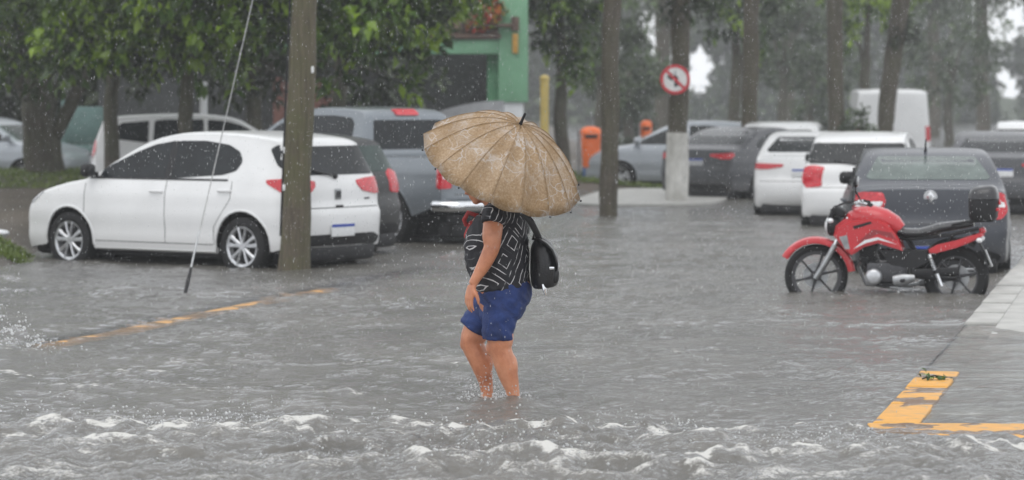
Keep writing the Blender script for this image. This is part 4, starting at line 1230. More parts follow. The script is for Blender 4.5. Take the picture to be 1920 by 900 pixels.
# --- street trees on the right: tall bare trunks, crowns above the picture
def street_tree(label, pxb, pxt, Y, r0, r1, z0, lump=False, mt='bark_grey', white=None, h=7.5, group='bare trunked street trees'):
    b = at(pxb, Y); tt = at(pxt, Y)
    sl = (tt.x - b.x) / zpx(0, Y)
    t = thing('street_tree', label, 'tree', (b.x, Y, z0), 0, group)
    zs = np.linspace(-.15, h, 14)
    rs = r0 + (r1 - r0) * (zs / h)
    sd = int(abs(pxb)) % 97
    pts = [(sl * z + .05 * float(pnoise(z * .5, sd * 1.3, sd)), 0, z) for z in zs]
    trunk_mb(pts, list(rs), 14, .10, sd).build('trunk', M[mt], t, 60)
    if white:
        mb = MB(); zz = np.linspace(-.12, white, 8)
        mv = trunk_mb([(sl * z + .05 * float(pnoise(z * .5, sd * 1.3, sd)), 0, z) for z in zz], [r0 + (r1 - r0) * (z / h) + .022 for z in zz], 16, .07, sd)
        mv.build('painted_band', M['whitewash'], t, 60)
    if lump:
        blobs = [((sl * 4.3 + dx, dy, 3.35 + dz), (.30, .25, .22)) for dx, dy, dz in ((-.15, -.1, .1), (.25, 0, .25), (.0, .1, .42))]
        o = link('shoot', crown_mesh('shoot', blobs, 60, 8, .13, .2), M['leaf_dark'], t, 180)
    bl = [((sl * h + math.cos(a) * 1.5, math.sin(a) * 1.5, h + .3 * math.sin(3 * a)), (1.5, 1.5, 1.0)) for a in np.linspace(0, 5.3, 6)]
    link('crown', crown_mesh('crown', bl, 240, 6, .34, .35), M['leaf_mid'], t, 180)
    for k in range(4):
        a = k * 1.57 + .4
        mb = MB(); mb.tube([pts[-2], (sl * h + math.cos(a) * .7, math.sin(a) * .7, h + .1), (sl * h + math.cos(a) * 1.8, math.sin(a) * 1.8, h + .5)], [r1 * .8, r1 * .5, .03], 8)
        mb.build('branch', M[mt], t, 60)
    return t, sl
street_tree('slender brown trunk standing in the water right of the umbrella', 1140, 1147, 44.6, .150, .135, -.12)
st3, sl3 = street_tree('trunk with whitewashed base that carries the round sign', 1269, 1277, 50.5, .185, .15, -.05, True, 'bark_grey', 1.30)
street_tree('straight trunk rising behind the dark grey sedan', 1404, 1408, 57, .165, .145, -.05)
street_tree('hazy brownish trunk rising left of the delivery van', 1570, 1563, 70, .21, .19, -.05)
street_tree('hazy trunk leaning right in front of the delivery van', 1650, 1688, 71, .20, .25, -.05, True)
for px, pt_, Y, lb in ((1752, 1750, 150, 'faint trunk just right of the delivery van in the haze'), (1843, 1840, 135, 'faint trunk left of the bright gap at top right'), (1240, 1243, 120, 'faint trunk just left of the round sign'), (1480, 1478, 150, 'faint trunk between the straight trunk and the brownish trunk')):
    street_tree(lb, px, pt_, Y, .34, .3, -.05)

# round sign: no left turn
Ys = 50.5 - .27
sc = at(1266, Ys, zpx(149, Ys))
sg_ = thing('traffic_sign', 'round red and white no left turn sign on the whitewashed trunk', 'sign', sc)
MX = Matrix.Rotation(PI / 2, 4, 'X')
M['sign_white'] = mat('sign_white', (0.72, 0.72, 0.71), 0.35, 0.1, 10)
M['sign_red'] = mat('sign_red', (0.55, 0.02, 0.035), 0.35, 0.15, 10)
M['sign_black'] = mat('sign_black', (0.015, 0.015, 0.016), 0.4)
mb = MB(); mb.lathe([(0, -.008), (.262, -.008), (.262, .008), (0, .008)], 40, MX); mb.build('disc', M['sign_white'], sg_, 30)
mb = MB(); mb.lathe([(.212, .006), (.266, .006), (.266, .014), (.212, .014)], 40, MX, closed=True); mb.build('ring', M['sign_red'], sg_, 30)
mb = MB(); mb.prism([(-.02, -.12), (.055, -.12), (.055, .035), (.02, .075), (-.05, .075), (-.05, .125), (-.155, .045), (-.05, -.035), (-.05, .01), (-.02, .005)], -.0125, -.0085); mb.build('arrow', M['sign_black'], sg_, 30)
mb = MB(); mb.box((0, -.0155, 0), (.44, .005, .052), Matrix.Rotation(R(45), 3, 'Y')); mb.build('slash', M['sign_red'], sg_, 30)
mb = MB(); mb.box((0, .05, .1), (.30, .02, .04)); mb.box((0, .05, -.1), (.30, .02, .04)); mb.box((0, .02, 0), (.04, .06, .30)); mb.build('bracket', M['steel'], sg_, 30)

# --- leafy trees on the left; unseen high blobs added to shade the leaves below
def almond_tree(label, px, Y, r, z0, blobs, ncl, fork=None, mt='leaf', tint=.45, hh=3.2):
    b = at(px, Y)
    t = thing('almond_tree', label, 'tree', (b.x, Y, z0), 0, 'leafy trees behind the white hatchback')
    mb = trunk_mb([(0, 0, -.2), (0.02, 0, .2), (-.05 * r / .13, 0, hh * .45), (.04, 0, hh)], [r * 1.35, r * 1.08, r, r * .75], 14, .13, int(px) % 50)
    mb.build('trunk', M['bark'], t, 60)
    for f in (fork or []):
        mb = trunk_mb(f[0], f[1], 10, .12, 7); mb.build('limb', M['bark'], t, 60)
    bl = [((at(p, Yb).x - b.x, Yb - Y, zpx(y, Yb) - z0), rr) for p, y, Yb, rr in blobs]
    for c, rr in bl[:6]:
        mb = MB(); mb.tube([(0.02, 0, hh * .7), (c[0] * .4, c[1] * .4, (c[2] + hh) * .5), c], [r * .5, r * .3, .02], 7); mb.build('branch', M['bark'], t, 60)
    link('crown', crown_mesh('crown', bl, ncl, 15, .25, tint), M[mt], t, 180)
    return t
almond_tree('thick dark forked trunk with leafy crown at the left edge', 85, 55, .36, .10,
    [(60, 60, 52, (1.5, 1.5, .8)), (170, 25, 50, (1.3, 1.3, .9)), (10, 120, 53, (1.2, 1.2, .7)), (120, 110, 51, (.8, .8, .45)), (-60, 40, 53, (1.6, 1.6, 1.2)), (60, -120, 53, (2.6, 2.6, 1.6)), (150, -170, 50, (2.4, 2.4, 1.5)), (215, 95, 49, (.7, .8, .4))], 470,
    [([(.15, 0, 1.0), (.42, -.1, 1.45), (.72, -.15, 2.1), (.9, -.2, 3.0)], [.17, .15, .13, .09]), ([(-.1, 0, 1.4), (-.5, 0, 2.2), (-.9, 0, 3.2)], [.2, .15, .1])])
almond_tree('thin dark trunk left of the white van-like car', 212, 47.5, .125, .05,
    [(225, 35, 46, (1.2, 1.2, .7)), (290, 60, 45, (.9, 1, .45)), (180, 80, 46, (.9, .9, .5)), (250, -80, 46, (1.8, 1.8, 1.3)), (250, 120, 46, (.5, .5, .25))], 250, tint=.55)
almond_tree('thin trunk standing before the roof of the white van-like car', 352, 46, .115, .05,
    [(360, 20, 44, (1.1, 1.1, .6)), (430, 10, 43, (.9, .9, .6)), (400, 75, 45, (.9, .9, .4)), (330, -90, 44, (2.2, 2.2, 1.3)), (440, -120, 45, (2.0, 2.0, 1.3)), (455, 60, 46, (.8, .8, .6)), (420, 140, 47, (.5, .5, .25)), (350, 120, 46, (.6, .6, .25))], 420, tint=.58)
almond_tree('bushy tree right behind the leaning wooden pole', 640, 49, .13, .05,
    [(640, 40, 43, (.9, 1, .7)), (700, 30, 44, (1.0, 1, .7)), (620, 110, 44, (.6, .7, .5)), (760, 50, 46, (.9, .9, .6)), (720, 120, 46, (.8, .8, .5)), (790, 120, 48, (.55, .6, .5)), (650, -90, 45, (2.3, 2.3, 1.4)), (780, -110, 47, (2.0, 2.0, 1.3)), (820, 25, 49, (.7, .7, .45)), (560, 60, 46, (.9, .9, .7)), (860, 20, 50, (.5, .5, .35))], 480, tint=.48)
almond_tree('dark dense tree between the two thin trunks and the pole', 480, 56, .15, .1,
    [(480, 110, 56, (1.6, 1.2, .9)), (560, 150, 57, (1.3, 1, .7)), (390, 90, 56, (1.3, 1, .9)), (300, 120, 56, (1.2, 1, .6)), (660, 140, 57, (1.2, 1, .7)), (760, 150, 57, (.9, .9, .6)), (480, -40, 56, (2.5, 2, 1.5)), (230, 110, 57, (1.2, 1, .6))], 330, mt='leaf_dark', tint=.4)
almond_tree('hazy green tree right of the green column', 1055, 67, .16, .1,
    [(1060, 70, 67, (.7, .9, .9)), (1085, 130, 67, (.6, .8, .6)), (1030, 30, 67, (.7, .8, .7)), (1050, -60, 67, (1.6, 1.6, 1.2))], 200, tint=.35)
almond_tree('pale hazy tree above the white painted trunk', 1380, 82, .18, .0,
    [(1365, 30, 82, (1.0, 1, .8)), (1430, 60, 82, (.8, 1, .8)), (1390, -60, 82, (2.2, 2, 1.5))], 200, tint=.3)
almond_tree('light green hazy tree between the brownish and the leaning trunk', 1622, 85, .18, .0,
    [(1625, 20, 85, (.9, 1, .6)), (1600, 70, 85, (.7, 1, .6)), (1625, 205, 85, (.7, .8, .55)), (1640, -60, 85, (2.2, 2, 1.5))], 200, tint=.75)

for px_, Y_, y_, w_, lb in ((1130, 95, 90, 1.5, 'hazy grey green tree behind the slender brown trunk'), (1470, 110, 70, 1.9, 'hazy grey green tree between the straight and the brownish trunk'), (1780, 120, 110, 2.2, 'hazy grey green tree right of the delivery van'), (1180, 105, 190, 1.0, 'low hazy tree behind the smaller orange bin'), (1520, 120, 170, 1.5, 'low hazy tree left of the brownish trunk')):
    almond_tree(lb, px_, Y_, .2, .0, [(px_, y_, Y_, (w_, w_, w_ * .8)), (px_ + 50, y_ - 50, Y_, (w_ * .8, w_, w_ * .7)), (px_ - 45, y_ - 40, Y_ + 2, (w_ * .8, w_, w_ * .7)), (px_ + 10, y_ + 50, Y_ + 1, (w_ * .7, w_, w_ * .5))], 230, mt='leaf_mid', tint=.4)
def leaf_mass(name, x0, x1, y0, y1, z0, z1, n, leaf, mt, tint, gaps=(), kind='stuff', sd=1):
    X = RNG.uniform(x0, x1, n); Y = RNG.uniform(y0, y1, n); Z = RNG.uniform(z0, z1, n)
    k = pnoise(X * .45, Z * .6 + Y * .15, sd) > -.62
    for gx, gz, rx, rz in gaps:
        d = ((X - gx) / rx) ** 2 + ((Z - gz) / rz) ** 2 + .5 * pnoise(X * 2.3, Z * 2.3, sd + 1)
        k &= d > 1
    P = np.stack([X, Y, Z], 1)[k]
    D = unit(RNG.normal(0, 1, P.shape) + np.array([0, 0, -.3]))
    T = np.clip(tint + .5 * pnoise(P[:, 0] * .5, P[:, 2] * .7, sd + 3) + RNG.normal(0, .12, len(P)), 0, 1)
    L = leaf * RNG.uniform(.6, 1.4, len(P))
    V, Fc, t = leaf_arrays(P, D, L, L * .6, T)
    return tag(link(name, np_mesh(name, V, Fc, {'tint': t}), M[mt], None, 180), kind=kind)
leaf_mass('undergrowth', -16, -1.2, 66, 71, .0, 5.2, 9000, .42, 'leaf_dark', .4, sd=71)
GY = 250
def gap(px, py, wx_px, wz_px): 
    p = at(px, GY); return (p.x, zpx(py, GY), wx_px / F * GY, wz_px / F * GY)
leaf_mass('distant_wood', -75, 95, 246, 254, -.2, 13, 120000, .85, 'leaf_mid', .4,
    (gap(1208, 38, 24, 28), gap(1232, 58, 18, 38), gap(1228, 98, 14, 17), gap(1312, 128, 32, 54), gap(1258, 130, 20, 38), gap(1872, 25, 62, 68), gap(1884, 160, 18, 80), gap(1842, 168, 14, 15), gap(1908, 190, 13, 60)), sd=81)
tb = MB()
for k in range(34):
    x = random.uniform(-60, 85); y = random.uniform(246, 258)
    if any(abs(x - at(p, 252).x) < 2.4 for p in (1205, 1230, 1310, 1270, 1870, 1884)): continue
    l = random.uniform(-.5, .5)
    tb.tube([(x, y, -.3), (x + l * .5, y, 5), (x + l, y, 12)], [.40, .32, .2], 8)
tag(tb.build('wood_trunks', M['bark'], None, 60), kind='stuff')
mb = MB()
n = 60
xs = np.linspace(-150, 180, n)
vs = []
for i, x in enumerate(xs):
    h = 2.0 + 1.0 * float(pnoise(x * .13, .3, 91)) - 2.2 * math.exp(-((x - 4.8) / 3.0) ** 2) - 2.6 * math.exp(-((x - 17.5) / 2.4) ** 2)
    vs += [(x, 285, -.5), (x, 290, h), (x, 320, h + 1.0), (x, 360, -.5)]
mb.add(vs, [(i * 4 + k, i * 4 + 4 + k, i * 4 + 5 + k, i * 4 + 1 + k) for i in range(n - 1) for k in range(3)])
M['hill'] = mat('far_hedge', (0.06, 0.075, 0.05), 0.9, 0.4, 1.5, 1.0, 3)
tag(mb.build('hills', M['hill'], None, 60), kind='structure')

# --- green house front behind the trees
M['green_wall'] = mat('green_wall', (0.20, 0.42, 0.26), 0.6, 0.12, 2.5, 0.2, 40)
M['green_shaded'] = mat('green_jamb_shaded', (0.10, 0.28, 0.15), 0.6, 0.15, 2.5)  # wall green with the shade of the column's side face put into the colour
M['wall_white'] = mat('pale_wall', (0.66, 0.68, 0.70), 0.6, 0.12, 2.5)
M['tarp'] = mat('tarpaulin', (0.34, 0.35, 0.37), 0.5, 0.2, 3, 0.4, 9)
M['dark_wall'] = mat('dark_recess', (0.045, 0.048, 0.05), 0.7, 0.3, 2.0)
M['brick_red'] = mat('brick_red', (0.22, 0.10, 0.08), 0.7, 0.3, 4.0)
M['tile_brown'] = mat('brown_tile', (0.12, 0.075, 0.055), 0.6, 0.35, 8.0)
Yb = 62.0
hx = at(935, Yb).x
hs_ = thing('green_house', 'green house front with a tall column and beam behind the trees', 'building', (hx, Yb, .1))
cw = 55 / F * Yb
mb = MB(); mb.box((cw / 2, .2, 1.70 + 2.1), (cw, .60, 4.2), None, 0, .01); mb.build('column', M['green_wall'], hs_, 30)
mb = MB(); mb.box((cw / 2 - .04, .22, .85), (cw - .12, .52, 1.69), None, 0, .01); mb.build('column_base', M['wall_white'], hs_, 30)
mb = MB(); mb.box((-.13, .72, 1.5), (.25, .8, 3.0), None, 0, .005); mb.build('jamb', M['green_shaded'], hs_, 30)
z1, z0 = zpx(75, Yb) - .1, zpx(101, Yb) - .1
mb = MB(); mb.box((-2.6 - .004, .2, (z0 + z1) / 2), (5.2, .5, z1 - z0), None, 0, .008); mb.build('beam', M['green_wall'], hs_, 30)
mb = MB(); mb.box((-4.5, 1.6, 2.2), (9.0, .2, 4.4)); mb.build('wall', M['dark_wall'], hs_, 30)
mb = MB(); mb.box((-4.25, 1.35, 1.1), (1.6, .2, 2.3)); mb.build('wall', M['brick_red'], hs_, 30)
mb = MB(); mb.box((-5.3, .6, (z0 + z1) / 2 + 1.9), (9.3, .3, 1.6)); mb.build('upper_wall', M['green_wall'], hs_, 30)
for k in range(19):
    mb = MB()
    x = -.1 - k * .27
    mb.tube([(x, -.10, z1 + .13), (x, .12, z1 + .26), (x, .34, z1 + .42)], [(.12, .12), (.13, .13), (.12, .12)], 8)
    o = mb.build('roof_tile', M['tile_brown'], hs_, 60)
mb = MB(); mb.box((-2.6, .10, z1 + .08), (5.3, .52, .10), None, 0, .01); mb.build('eave', M['tile_brown'], hs_, 30)
mb = MB(); mb.box((-.02, -.20, zpx(48, Yb) - .1), (.62, .34, .07), None, 0, .01); mb.build('ledge', M['tile_brown'], hs_, 30)
mb = MB(); lx = at(966, Yb).x - hx
mb.box((lx, -.15, zpx(45, Yb) - .1), (.17, .10, .32), None, 0, .02); lo_ = mb.build('wall_lantern', M['tile_brown'], hs_, 30)
M['amber'] = mat('amber_glass', (0.50, 0.28, 0.06), 0.2, 0.3, 12)
mb = MB(); mb.box((lx, -.15, zpx(82, Yb) - .1), (.13, .08, .44), None, 0, .02); mb.build('amber_shade', M['amber'], lo_, 30)
fl = thing('flowering_plant', 'red and yellow flowering plant on the ledge of the green house', 'plant', (hx - .25, Yb - .2, zpx(46, Yb)))
link('foliage', crown_mesh('foliage', [((-.12, 0, .18), (.45, .25, .22)), ((.05, 0, .38), (.3, .2, .2))], 60, 8, .12, .6), M['leaf'], fl, 180)
link('blossom', crown_mesh('blossom', [((.10, -.10, .30), (.24, .2, .2)), ((-.2, -.12, .08), (.22, .15, .12))], 46, 8, .12, .4), M['petal'], fl, 180)
mb = MB(); mb.tube([(0, 0, 0), (.02, 0, .4)], .03, 7); mb.build('stem', M['bark'], fl, 60)

aw = thing('covered_stall', 'pale grey tarpaulin covered stall beside the green column', 'stall', at(885, 60, .1))
mb = MB()
pr = [(-.92, 1.36)] + [(-.92 + 1.6 * u, 1.40 + .33 * math.sin(u * PI * .5) ** .8) for u in np.linspace(.06, 1, 9)] + [(.68, .25), (-.92, .25)]
mb.prism(pr, -.5, .6)
mb.build('tarpaulin', M['tarp'], aw, 30)
for x, y in ((-.8, -.45), (-.8, .5), (.58, -.45), (.58, .5)):
    mb = MB(); mb.tube([(x, y, -.15), (x, y, .3)], .025, 8); mb.build('leg', M['steel'], aw, 50)

tw = thing('garden_gate', 'teal green sheet gate behind the forked trunk', 'gate', at(170, 60, .15))
M['teal'] = mat('teal_sheet', (0.13, 0.22, 0.21), 0.5, 0.2, 3)
for k, (dx, w_, z_, h_) in enumerate(((-.05, 1.0, .44, .62), (-.05, 1.0, 1.16, .78))):
    mb = MB(); mb.box((dx, 0, z_), (w_, .06, h_), None, 0, .01); mb.build('panel', M['teal'], tw, 30)
for dx in (-.58, .48):
    mb = MB(); mb.box((dx, 0, .85), (.08, .09, 1.7), None, 0, .01); mb.build('post', M['teal'], tw, 30)

def post(name, label, cat, px, Y, zb, zt, r, m_, cap=True):
    b = at(px, Y)
    t = thing(name, label, cat, (b.x, Y, zb))
    mb = MB(); mb.tube([(0, 0, -.1), (0, 0, zt - zb)], r, 14); mb.build('shaft', m_, t, 40)
    mb = MB(); mb.lathe([(r * 1.12, zt - zb - .05), (r * 1.12, zt - zb + .012), (r * .6, zt - zb + .05), (0, zt - zb + .06)], 14); mb.build('cap', m_, t, 40)
    return t
M['yellow_post'] = mat('yellow_post', (0.52, 0.40, 0.12), 0.5, 0.15, 4)
post('yellow_post', 'yellow painted post between the green column and the orange bin', 'post', 1021, 57, .0, zpx(146, 57), .088, M['yellow_post'])
post('white_post', 'pale post behind the thin trunks', 'post', 382, 55, .1, zpx(158, 55), .075, M['wall_white'])

M['orange'] = mat('orange_plastic', (0.80, 0.16, 0.035), 0.4, 0.12, 5)
M['blue_base'] = mat('blue_metal', (0.05, 0.10, 0.22), 0.5, 0.25, 5)
def bin_(label, px, Y, w, z0, z1, base):
    b = at(px, Y)
    t = thing('litter_bin', label, 'bin', (b.x, Y, base), 0, 'orange bins by the verge')
    h0, h1 = z0 - base, z1 - base
    mb = MB()
    prof = []
    for z, k, dx in ((h0, .80, 0), (h0 + .05, .86, 0), (h1 - .28, 1.0, 0), (h1 - .16, 1.0, 0)):
        prof.append(((0, 0, z), (w * .36 * k, w * .5 * k)))
    mb.tube([p for p, r in prof], [r for p, r in prof], 20); mb.build('bucket', M['orange'], t, 45)
    mb = MB()
    mb.tube([(0, 0, h1 - .155), (0, 0, h1 - .10), (0, .02, h1 - .04), (0, .03, h1)], [(w * .385, w * .53), (w * .38, w * .53), (w * .30, w * .46), (w * .12, w * .25)], 20)
    lid = mb.build('lid', M['orange'], t, 45)
    mb = MB(); mb.box((0, -w * .37, h1 - .20), (w * .62, .03, .07), None, 0, .012); mb.build('slot', M['plastic'], lid, 30)
    mb = MB(); mb.box((0, .06, h0 * .5), (w * .85, w * .6, h0), None, 0, .03); mb.build('stand', M['blue_base'], t, 30)
    mb = MB(); mb.tube([(-w * .62, .1, -.05), (-w * .62, .1, h1 - .05)], .03, 8); mb.build('support_post', M['steel'], t, 50)
bin_('orange litter bin on a blue stand right of the umbrella', 1108, 60, .42, zpx(314, 60), zpx(238, 60), .05)
bin_('smaller orange litter bin in the haze left of the white painted trunk', 1212, 70, .27, zpx(277, 70), zpx(226, 70), .05)
b_ = at(1168, 61)
sh = thing('shrub', 'dark round shrub beside the slender brown trunk', 'shrub', (b_.x, 61, .05))
link('foliage', crown_mesh('foliage', [((0, 0, .75), (.26, .26, .22)), ((.05, 0, .5), (.2, .2, .2))], 70, 8, .11, .3), M['leaf_dark'], sh, 180)
mb = MB(); mb.tube([(0, 0, -.1), (.03, 0, .6)], [.03, .02], 7); mb.build('stem', M['bark'], sh, 60)

def grass(name, x0, x1, y0, y1, n, h, shape=None):
    X = RNG.uniform(x0, x1, n); Y = RNG.uniform(y0, y1, n)
    if shape is not None: k = shape(X, Y); X, Y = X[k], Y[k]
    P = np.stack([X, Y, ground_z(X, Y) - .01], 1)
    D = unit(np.stack([RNG.normal(0, .45, len(X)), RNG.normal(0, .45, len(X)), np.ones(len(X))], 1))
    L = h * RNG.uniform(.5, 1.3, len(X))
    V, Fc, t = leaf_arrays(P, D, L, L * .22, np.clip(.5 + .5 * pnoise(X * 1.5, Y * 1.2, 5) + RNG.normal(0, .15, len(X)), 0, 1), .3)
    return tag(link(name, np_mesh(name, V, Fc, {'tint': t}), M['grass'], None, 180), kind='stuff')
grass('grass', -7.6, -5.0, 30.2, 34.2, 16000, .075, lambda x, y: pnoise(x * 1.3, y * .8, 6) * .45 + 1.0 - ((x + 6.15) / .85) ** 2 - ((y - 31.9) / 1.3) ** 2 > 0)
grass('grass', -13, -6.5, 51, 62, 16000, .11)
grass('grass', 1.0, 3.2, 59, 63.5, 5000, .12)

b_ = at(1606, 70)
sh = thing('shrub', 'hazy green bush at the lower left of the delivery van', 'shrub', (b_.x, 70, 0))
link('foliage', crown_mesh('foliage', [((0, 0, 1.15), (.38, .4, .5)), ((-.25, 0, .8), (.45, .4, .5)), ((.18, 0, .75), (.4, .4, .5))], 130, 9, .16, .45), M['leaf_mid'], sh, 180)
mb = MB(); mb.tube([(0, 0, -.1), (.03, 0, 1.0)], [.05, .03], 7); mb.build('stem', M['bark'], sh, 60)
# white sack and sprig
sk = thing('plastic_sack', 'small white sack lying on the earth at the left edge', 'sack', at(2, 33.5, .09))
mb = MB()
mb.ell((-.03, 0, .15), (.14, .12, .045), 14, 8); mb.ell((-.06, .02, .09), (.11, .12, .085), 12, 8)
link('sack', voxel(mb, .018, 3), M['wall_white'], sk, 180)
sp = thing('leaf_sprig', 'green leaf sprig caught on the end of the yellow kerb paint', 'leaf', at(1752, 18.1, .02))
V, Fc, t_ = leaf_arrays(RNG.normal(0, .025, (26, 3)) * [1.6, 1, .3] + [0, 0, .01], unit(RNG.normal(0, 1, (26, 3)) + [0, 0, .3]), RNG.uniform(.035, .06, 26), RNG.uniform(.02, .04, 26), RNG.uniform(.2, .9, 26))
link('leaves', np_mesh('leaves', V, Fc, {'tint': t_}), M['leaf'], sp, 180)
mb = MB(); mb.tube([(-.08, 0, .0), (0, .01, .02), (.08, 0, .01)], .005, 5); mb.build('twig', M['bark'], sp, 60)

# ------------------------------------------------------------------ red motorcycle
def make_motorcycle():
    Ym = 26.6
    c = at(1661, Ym)
    hd = Vector((-.975, .22)).normalized()
    t = thing('motorcycle', 'red motorcycle with black top box standing in the flood water', 'motorcycle', (c.x, c.y, -.15), math.atan2(hd.y, hd.x))
    MXr = Matrix.Rotation(PI / 2, 4, 'X')
    def mwheel(x, y, z, r, w, steer):
        mb = MB(); mb.lathe([(0, -.05), (.045, -.05), (.05, .05), (0, .05)], 16, MXr)
        hub = mb.build('wheel', M['alloy_dark'], t, 40); hub.location = (x, y, z); hub.rotation_euler = (0, 0.4, steer)
        mb = MB()
        prof = [(r - w * .95, -w * .36), (r - w * .35, -w * .5), (r - w * .05, -w * .25), (r, 0), (r - w * .05, w * .25), (r - w * .35, w * .5), (r - w * .95, w * .36)]
        mb.lathe(prof, 44, MXr, closed=True)
        mb.build('tyre', M['rubber'], hub, 40)
        mb = MB(); ri = r - w * .9
        mb.lathe([(ri - .022, -.032), (ri + .012, -.036), (ri + .012, .036), (ri - .022, .032)], 40, MXr, closed=True)
        for k in range(6):
            a = k * PI / 3
            p0 = Vector((math.cos(a) * .03, 0, math.sin(a) * .03)); p1 = Vector((math.cos(a + .16) * (ri - .01), 0, math.sin(a + .16) * (ri - .01)))
            mb.tube([p0, p0.lerp(p1, .5), p1], [(.016, .012), (.010, .009), (.014, .011)], 6)
        mb.build('rim', M['alloy_dark'], hub, 40)
        mb = MB(); mb.lathe([(.07, .045), (.12, .045), (.12, .052), (.07, .052)], 28, MXr, closed=True)
        mb.lathe([(.02, .042), (.075, .044), (.075, .049), (.02, .05)], 12, MXr, closed=True)
        mb.build('brake_disc', M['steel'], hub, 30)
        return hub
    ST = R(12)
    fx = .655
    mwheel(fx, 0, .30, .30, .085, ST); mwheel(-.655, 0, .30, .305, .105, 0)
    # fork and front fender turn with the bars (pivot on the steering head)
    for sg in (1, -1):
        mb = MB()
        mb.tube([(fx - .0, sg * .075 + .02, .28), (.55, sg * .085 + .012, .45), (.47, sg * .092, .60)], [.024, .026, .026], 10)
        mb.build('fork_leg', M['steel'], t, 50)
        mb = MB(); mb.tube([(.47, sg * .092, .60), (.345, sg * .092, .86)], [.018, .018], 10); mb.build('fork_tube', M['chrome'], t, 50)
    def arc_shell(x, z, r, a0, a1, w, th, m_, name, n=18, drop=.035, yo=0.0, taper=True):
        vs = []; fs = []
        for i in range(n + 1):
            a = R(a0 + (a1 - a0) * i / n)
            k = math.sin(math.pi * min(1, max(0, (i + 1.2) / (n + 2.4)))) ** .35 if taper else 1
            row = [(-1, drop), (-.85, .008), (-.4, -.006), (0, -.010), (.4, -.006), (.85, .008), (1, drop)]
            for u, dr in row:
                rr = r - dr
                vs.append((x + math.cos(a) * rr, yo + u * w / 2 * k, z + math.sin(a) * rr))
            for u, dr in row[::-1]:
                rr = r - dr - th
                vs.append((x + math.cos(a) * rr, yo + u * (w / 2 - .003) * k, z + math.sin(a) * rr))
        m = 14
        for i in range(n):
            for k in range(m):
                k2 = (k + 1) % m
                fs.append((i * m + k, i * m + k2, (i + 1) * m + k2, (i + 1) * m + k))
        fs += [tuple(range(m)), tuple(n * m + k for k in range(m))[::-1]]
        mb = MB(); mb.add(vs, fs); return mb.build(name, m_, t, 50)
    arc_shell(fx, .30, .365, 30, 172, .150, .006, M['red_paint'], 'front_fender', yo=.008, drop=.05)
    arc_shell(-.655, .30, .37, 20, 120, .14, .008, M['plastic'], 'rear_fender')
    def plate(poly, y, th, m_, name, both=True, bev=.006):
        """side panel: a thick bevelled plate following an outline in (x, z)"""
        for sg in ((1, -1) if both else (1,)):
            mb = MB()
            bm = bmesh.new()
            vs = [bm.verts.new((x, sg * y, z)) for x, z in poly]
            f = bm.faces.new(vs)
            r = bmesh.ops.extrude_face_region(bm, geom=[f])
            ev = [g for g in r['geom'] if isinstance(g, bmesh.types.BMVert)]
            for v in ev: v.co.y += sg * th
            ctr = Vector((sum(p[0] for p in poly) / len(poly), 0, sum(p[1] for p in poly) / len(poly)))
            for v in ev: v.co.x += (ctr.x - v.co.x) * .05; v.co.z += (ctr.z - v.co.z) * .05
            bmesh.ops.bevel(bm, geom=[e for e in bm.edges if all(v in ev for v in e.verts)], offset=bev, segments=2, affect='EDGES')
            bm.verts.index_update()
            mb.add([v.co.copy() for v in bm.verts], [tuple(v.index for v in f.verts) for f in bm.faces]); bm.free()
            mb.build(name, m_, t, 40)
    def q(px, py): return (.655 - (px - 1526) / 208, (576 - py) / 203)
    # tank
    mb = MB()
    sec = [(.37, .80, .06, .055), (.31, .835, .105, .085), (.22, .86, .135, .105), (.12, .862, .145, .112), (.02, .835, .138, .108), (-.07, .785, .11, .10), (-.13, .735, .075, .075)]
    mb.tube([(x, 0, z) for x, z, w, h in sec], [(h, w) for x, z, w, h in sec], 22)
    mb.build('fuel_tank', M['red_paint'], t, 60)
    mb = MB(); mb.lathe([(0, 0), (.035, 0), (.035, .012), (0, .018)], 16, Matrix.Translation((.15, 0, .968))); mb.build('tank_cap', M['steel'], t, 40)
    plate([q(1562, 436), q(1572, 418), q(1598, 407), q(1640, 401), q(1668, 412), q(1690, 440), q(1698, 464), q(1672, 456), q(1650, 450), q(1622, 458), q(1598, 474), q(1586, 466)], .125, .045, M['red_paint'], 'tank_shroud', bev=.014)
    plate([q(1574, 438), q(1590, 434), q(1596, 462), q(1586, 462)], .150, .03, M['steel'], 'shroud_vent')
    plate([q(1604, 452), q(1640, 422), q(1676, 428), q(1688, 444), q(1650, 432), q(1622, 448)], .160, .012, M['red_dark'], 'decal_strip', bev=.003)
    plate([q(1600, 462), q(1624, 444), q(1650, 438), q(1690, 452), q(1652, 443), q(1626, 450)], .162, .012, M['clearlens'], 'decal_strip', bev=.002)
    plate([q(1600, 418), q(1636, 408), q(1640, 412), q(1604, 424)], .160, .012, M['plastic'], 'decal_strip', bev=.002)
    plate([q(1745, 462), q(1762, 452), q(1800, 443), q(1848, 428), q(1853, 434), q(1830, 446), q(1800, 458), q(1760, 469), q(1748, 469)], .085, .035, M['red_paint'], 'tail_cowl', bev=.008)
    plate([q(1650, 462), q(1700, 462), q(1745, 462), q(1748, 486), q(1720, 500), q(1672, 492)], .075, .04, M['plastic'], 'side_cover')
    # seat
    mb = MB()
    sec = [(-.10, .735, .075, .035), (-.20, .715, .105, .045), (-.32, .712, .125, .05), (-.42, .735, .13, .052), (-.50, .765, .125, .05), (-.62, .785, .115, .045), (-.74, .80, .10, .04), (-.82, .81, .075, .03)]
    mb.tube([(x, 0, z) for x, z, w, h in sec], [(h, w) for x, z, w, h in sec], 16)
    mb.build('seat', M['seat'], t, 60)
    # engine
    mb = MB()
    mb.box((.00, 0, .345), (.36, .22, .20), None, 0, .04); mb.box((-.14, 0, .37), (.16, .2, .18), None, 0, .04)
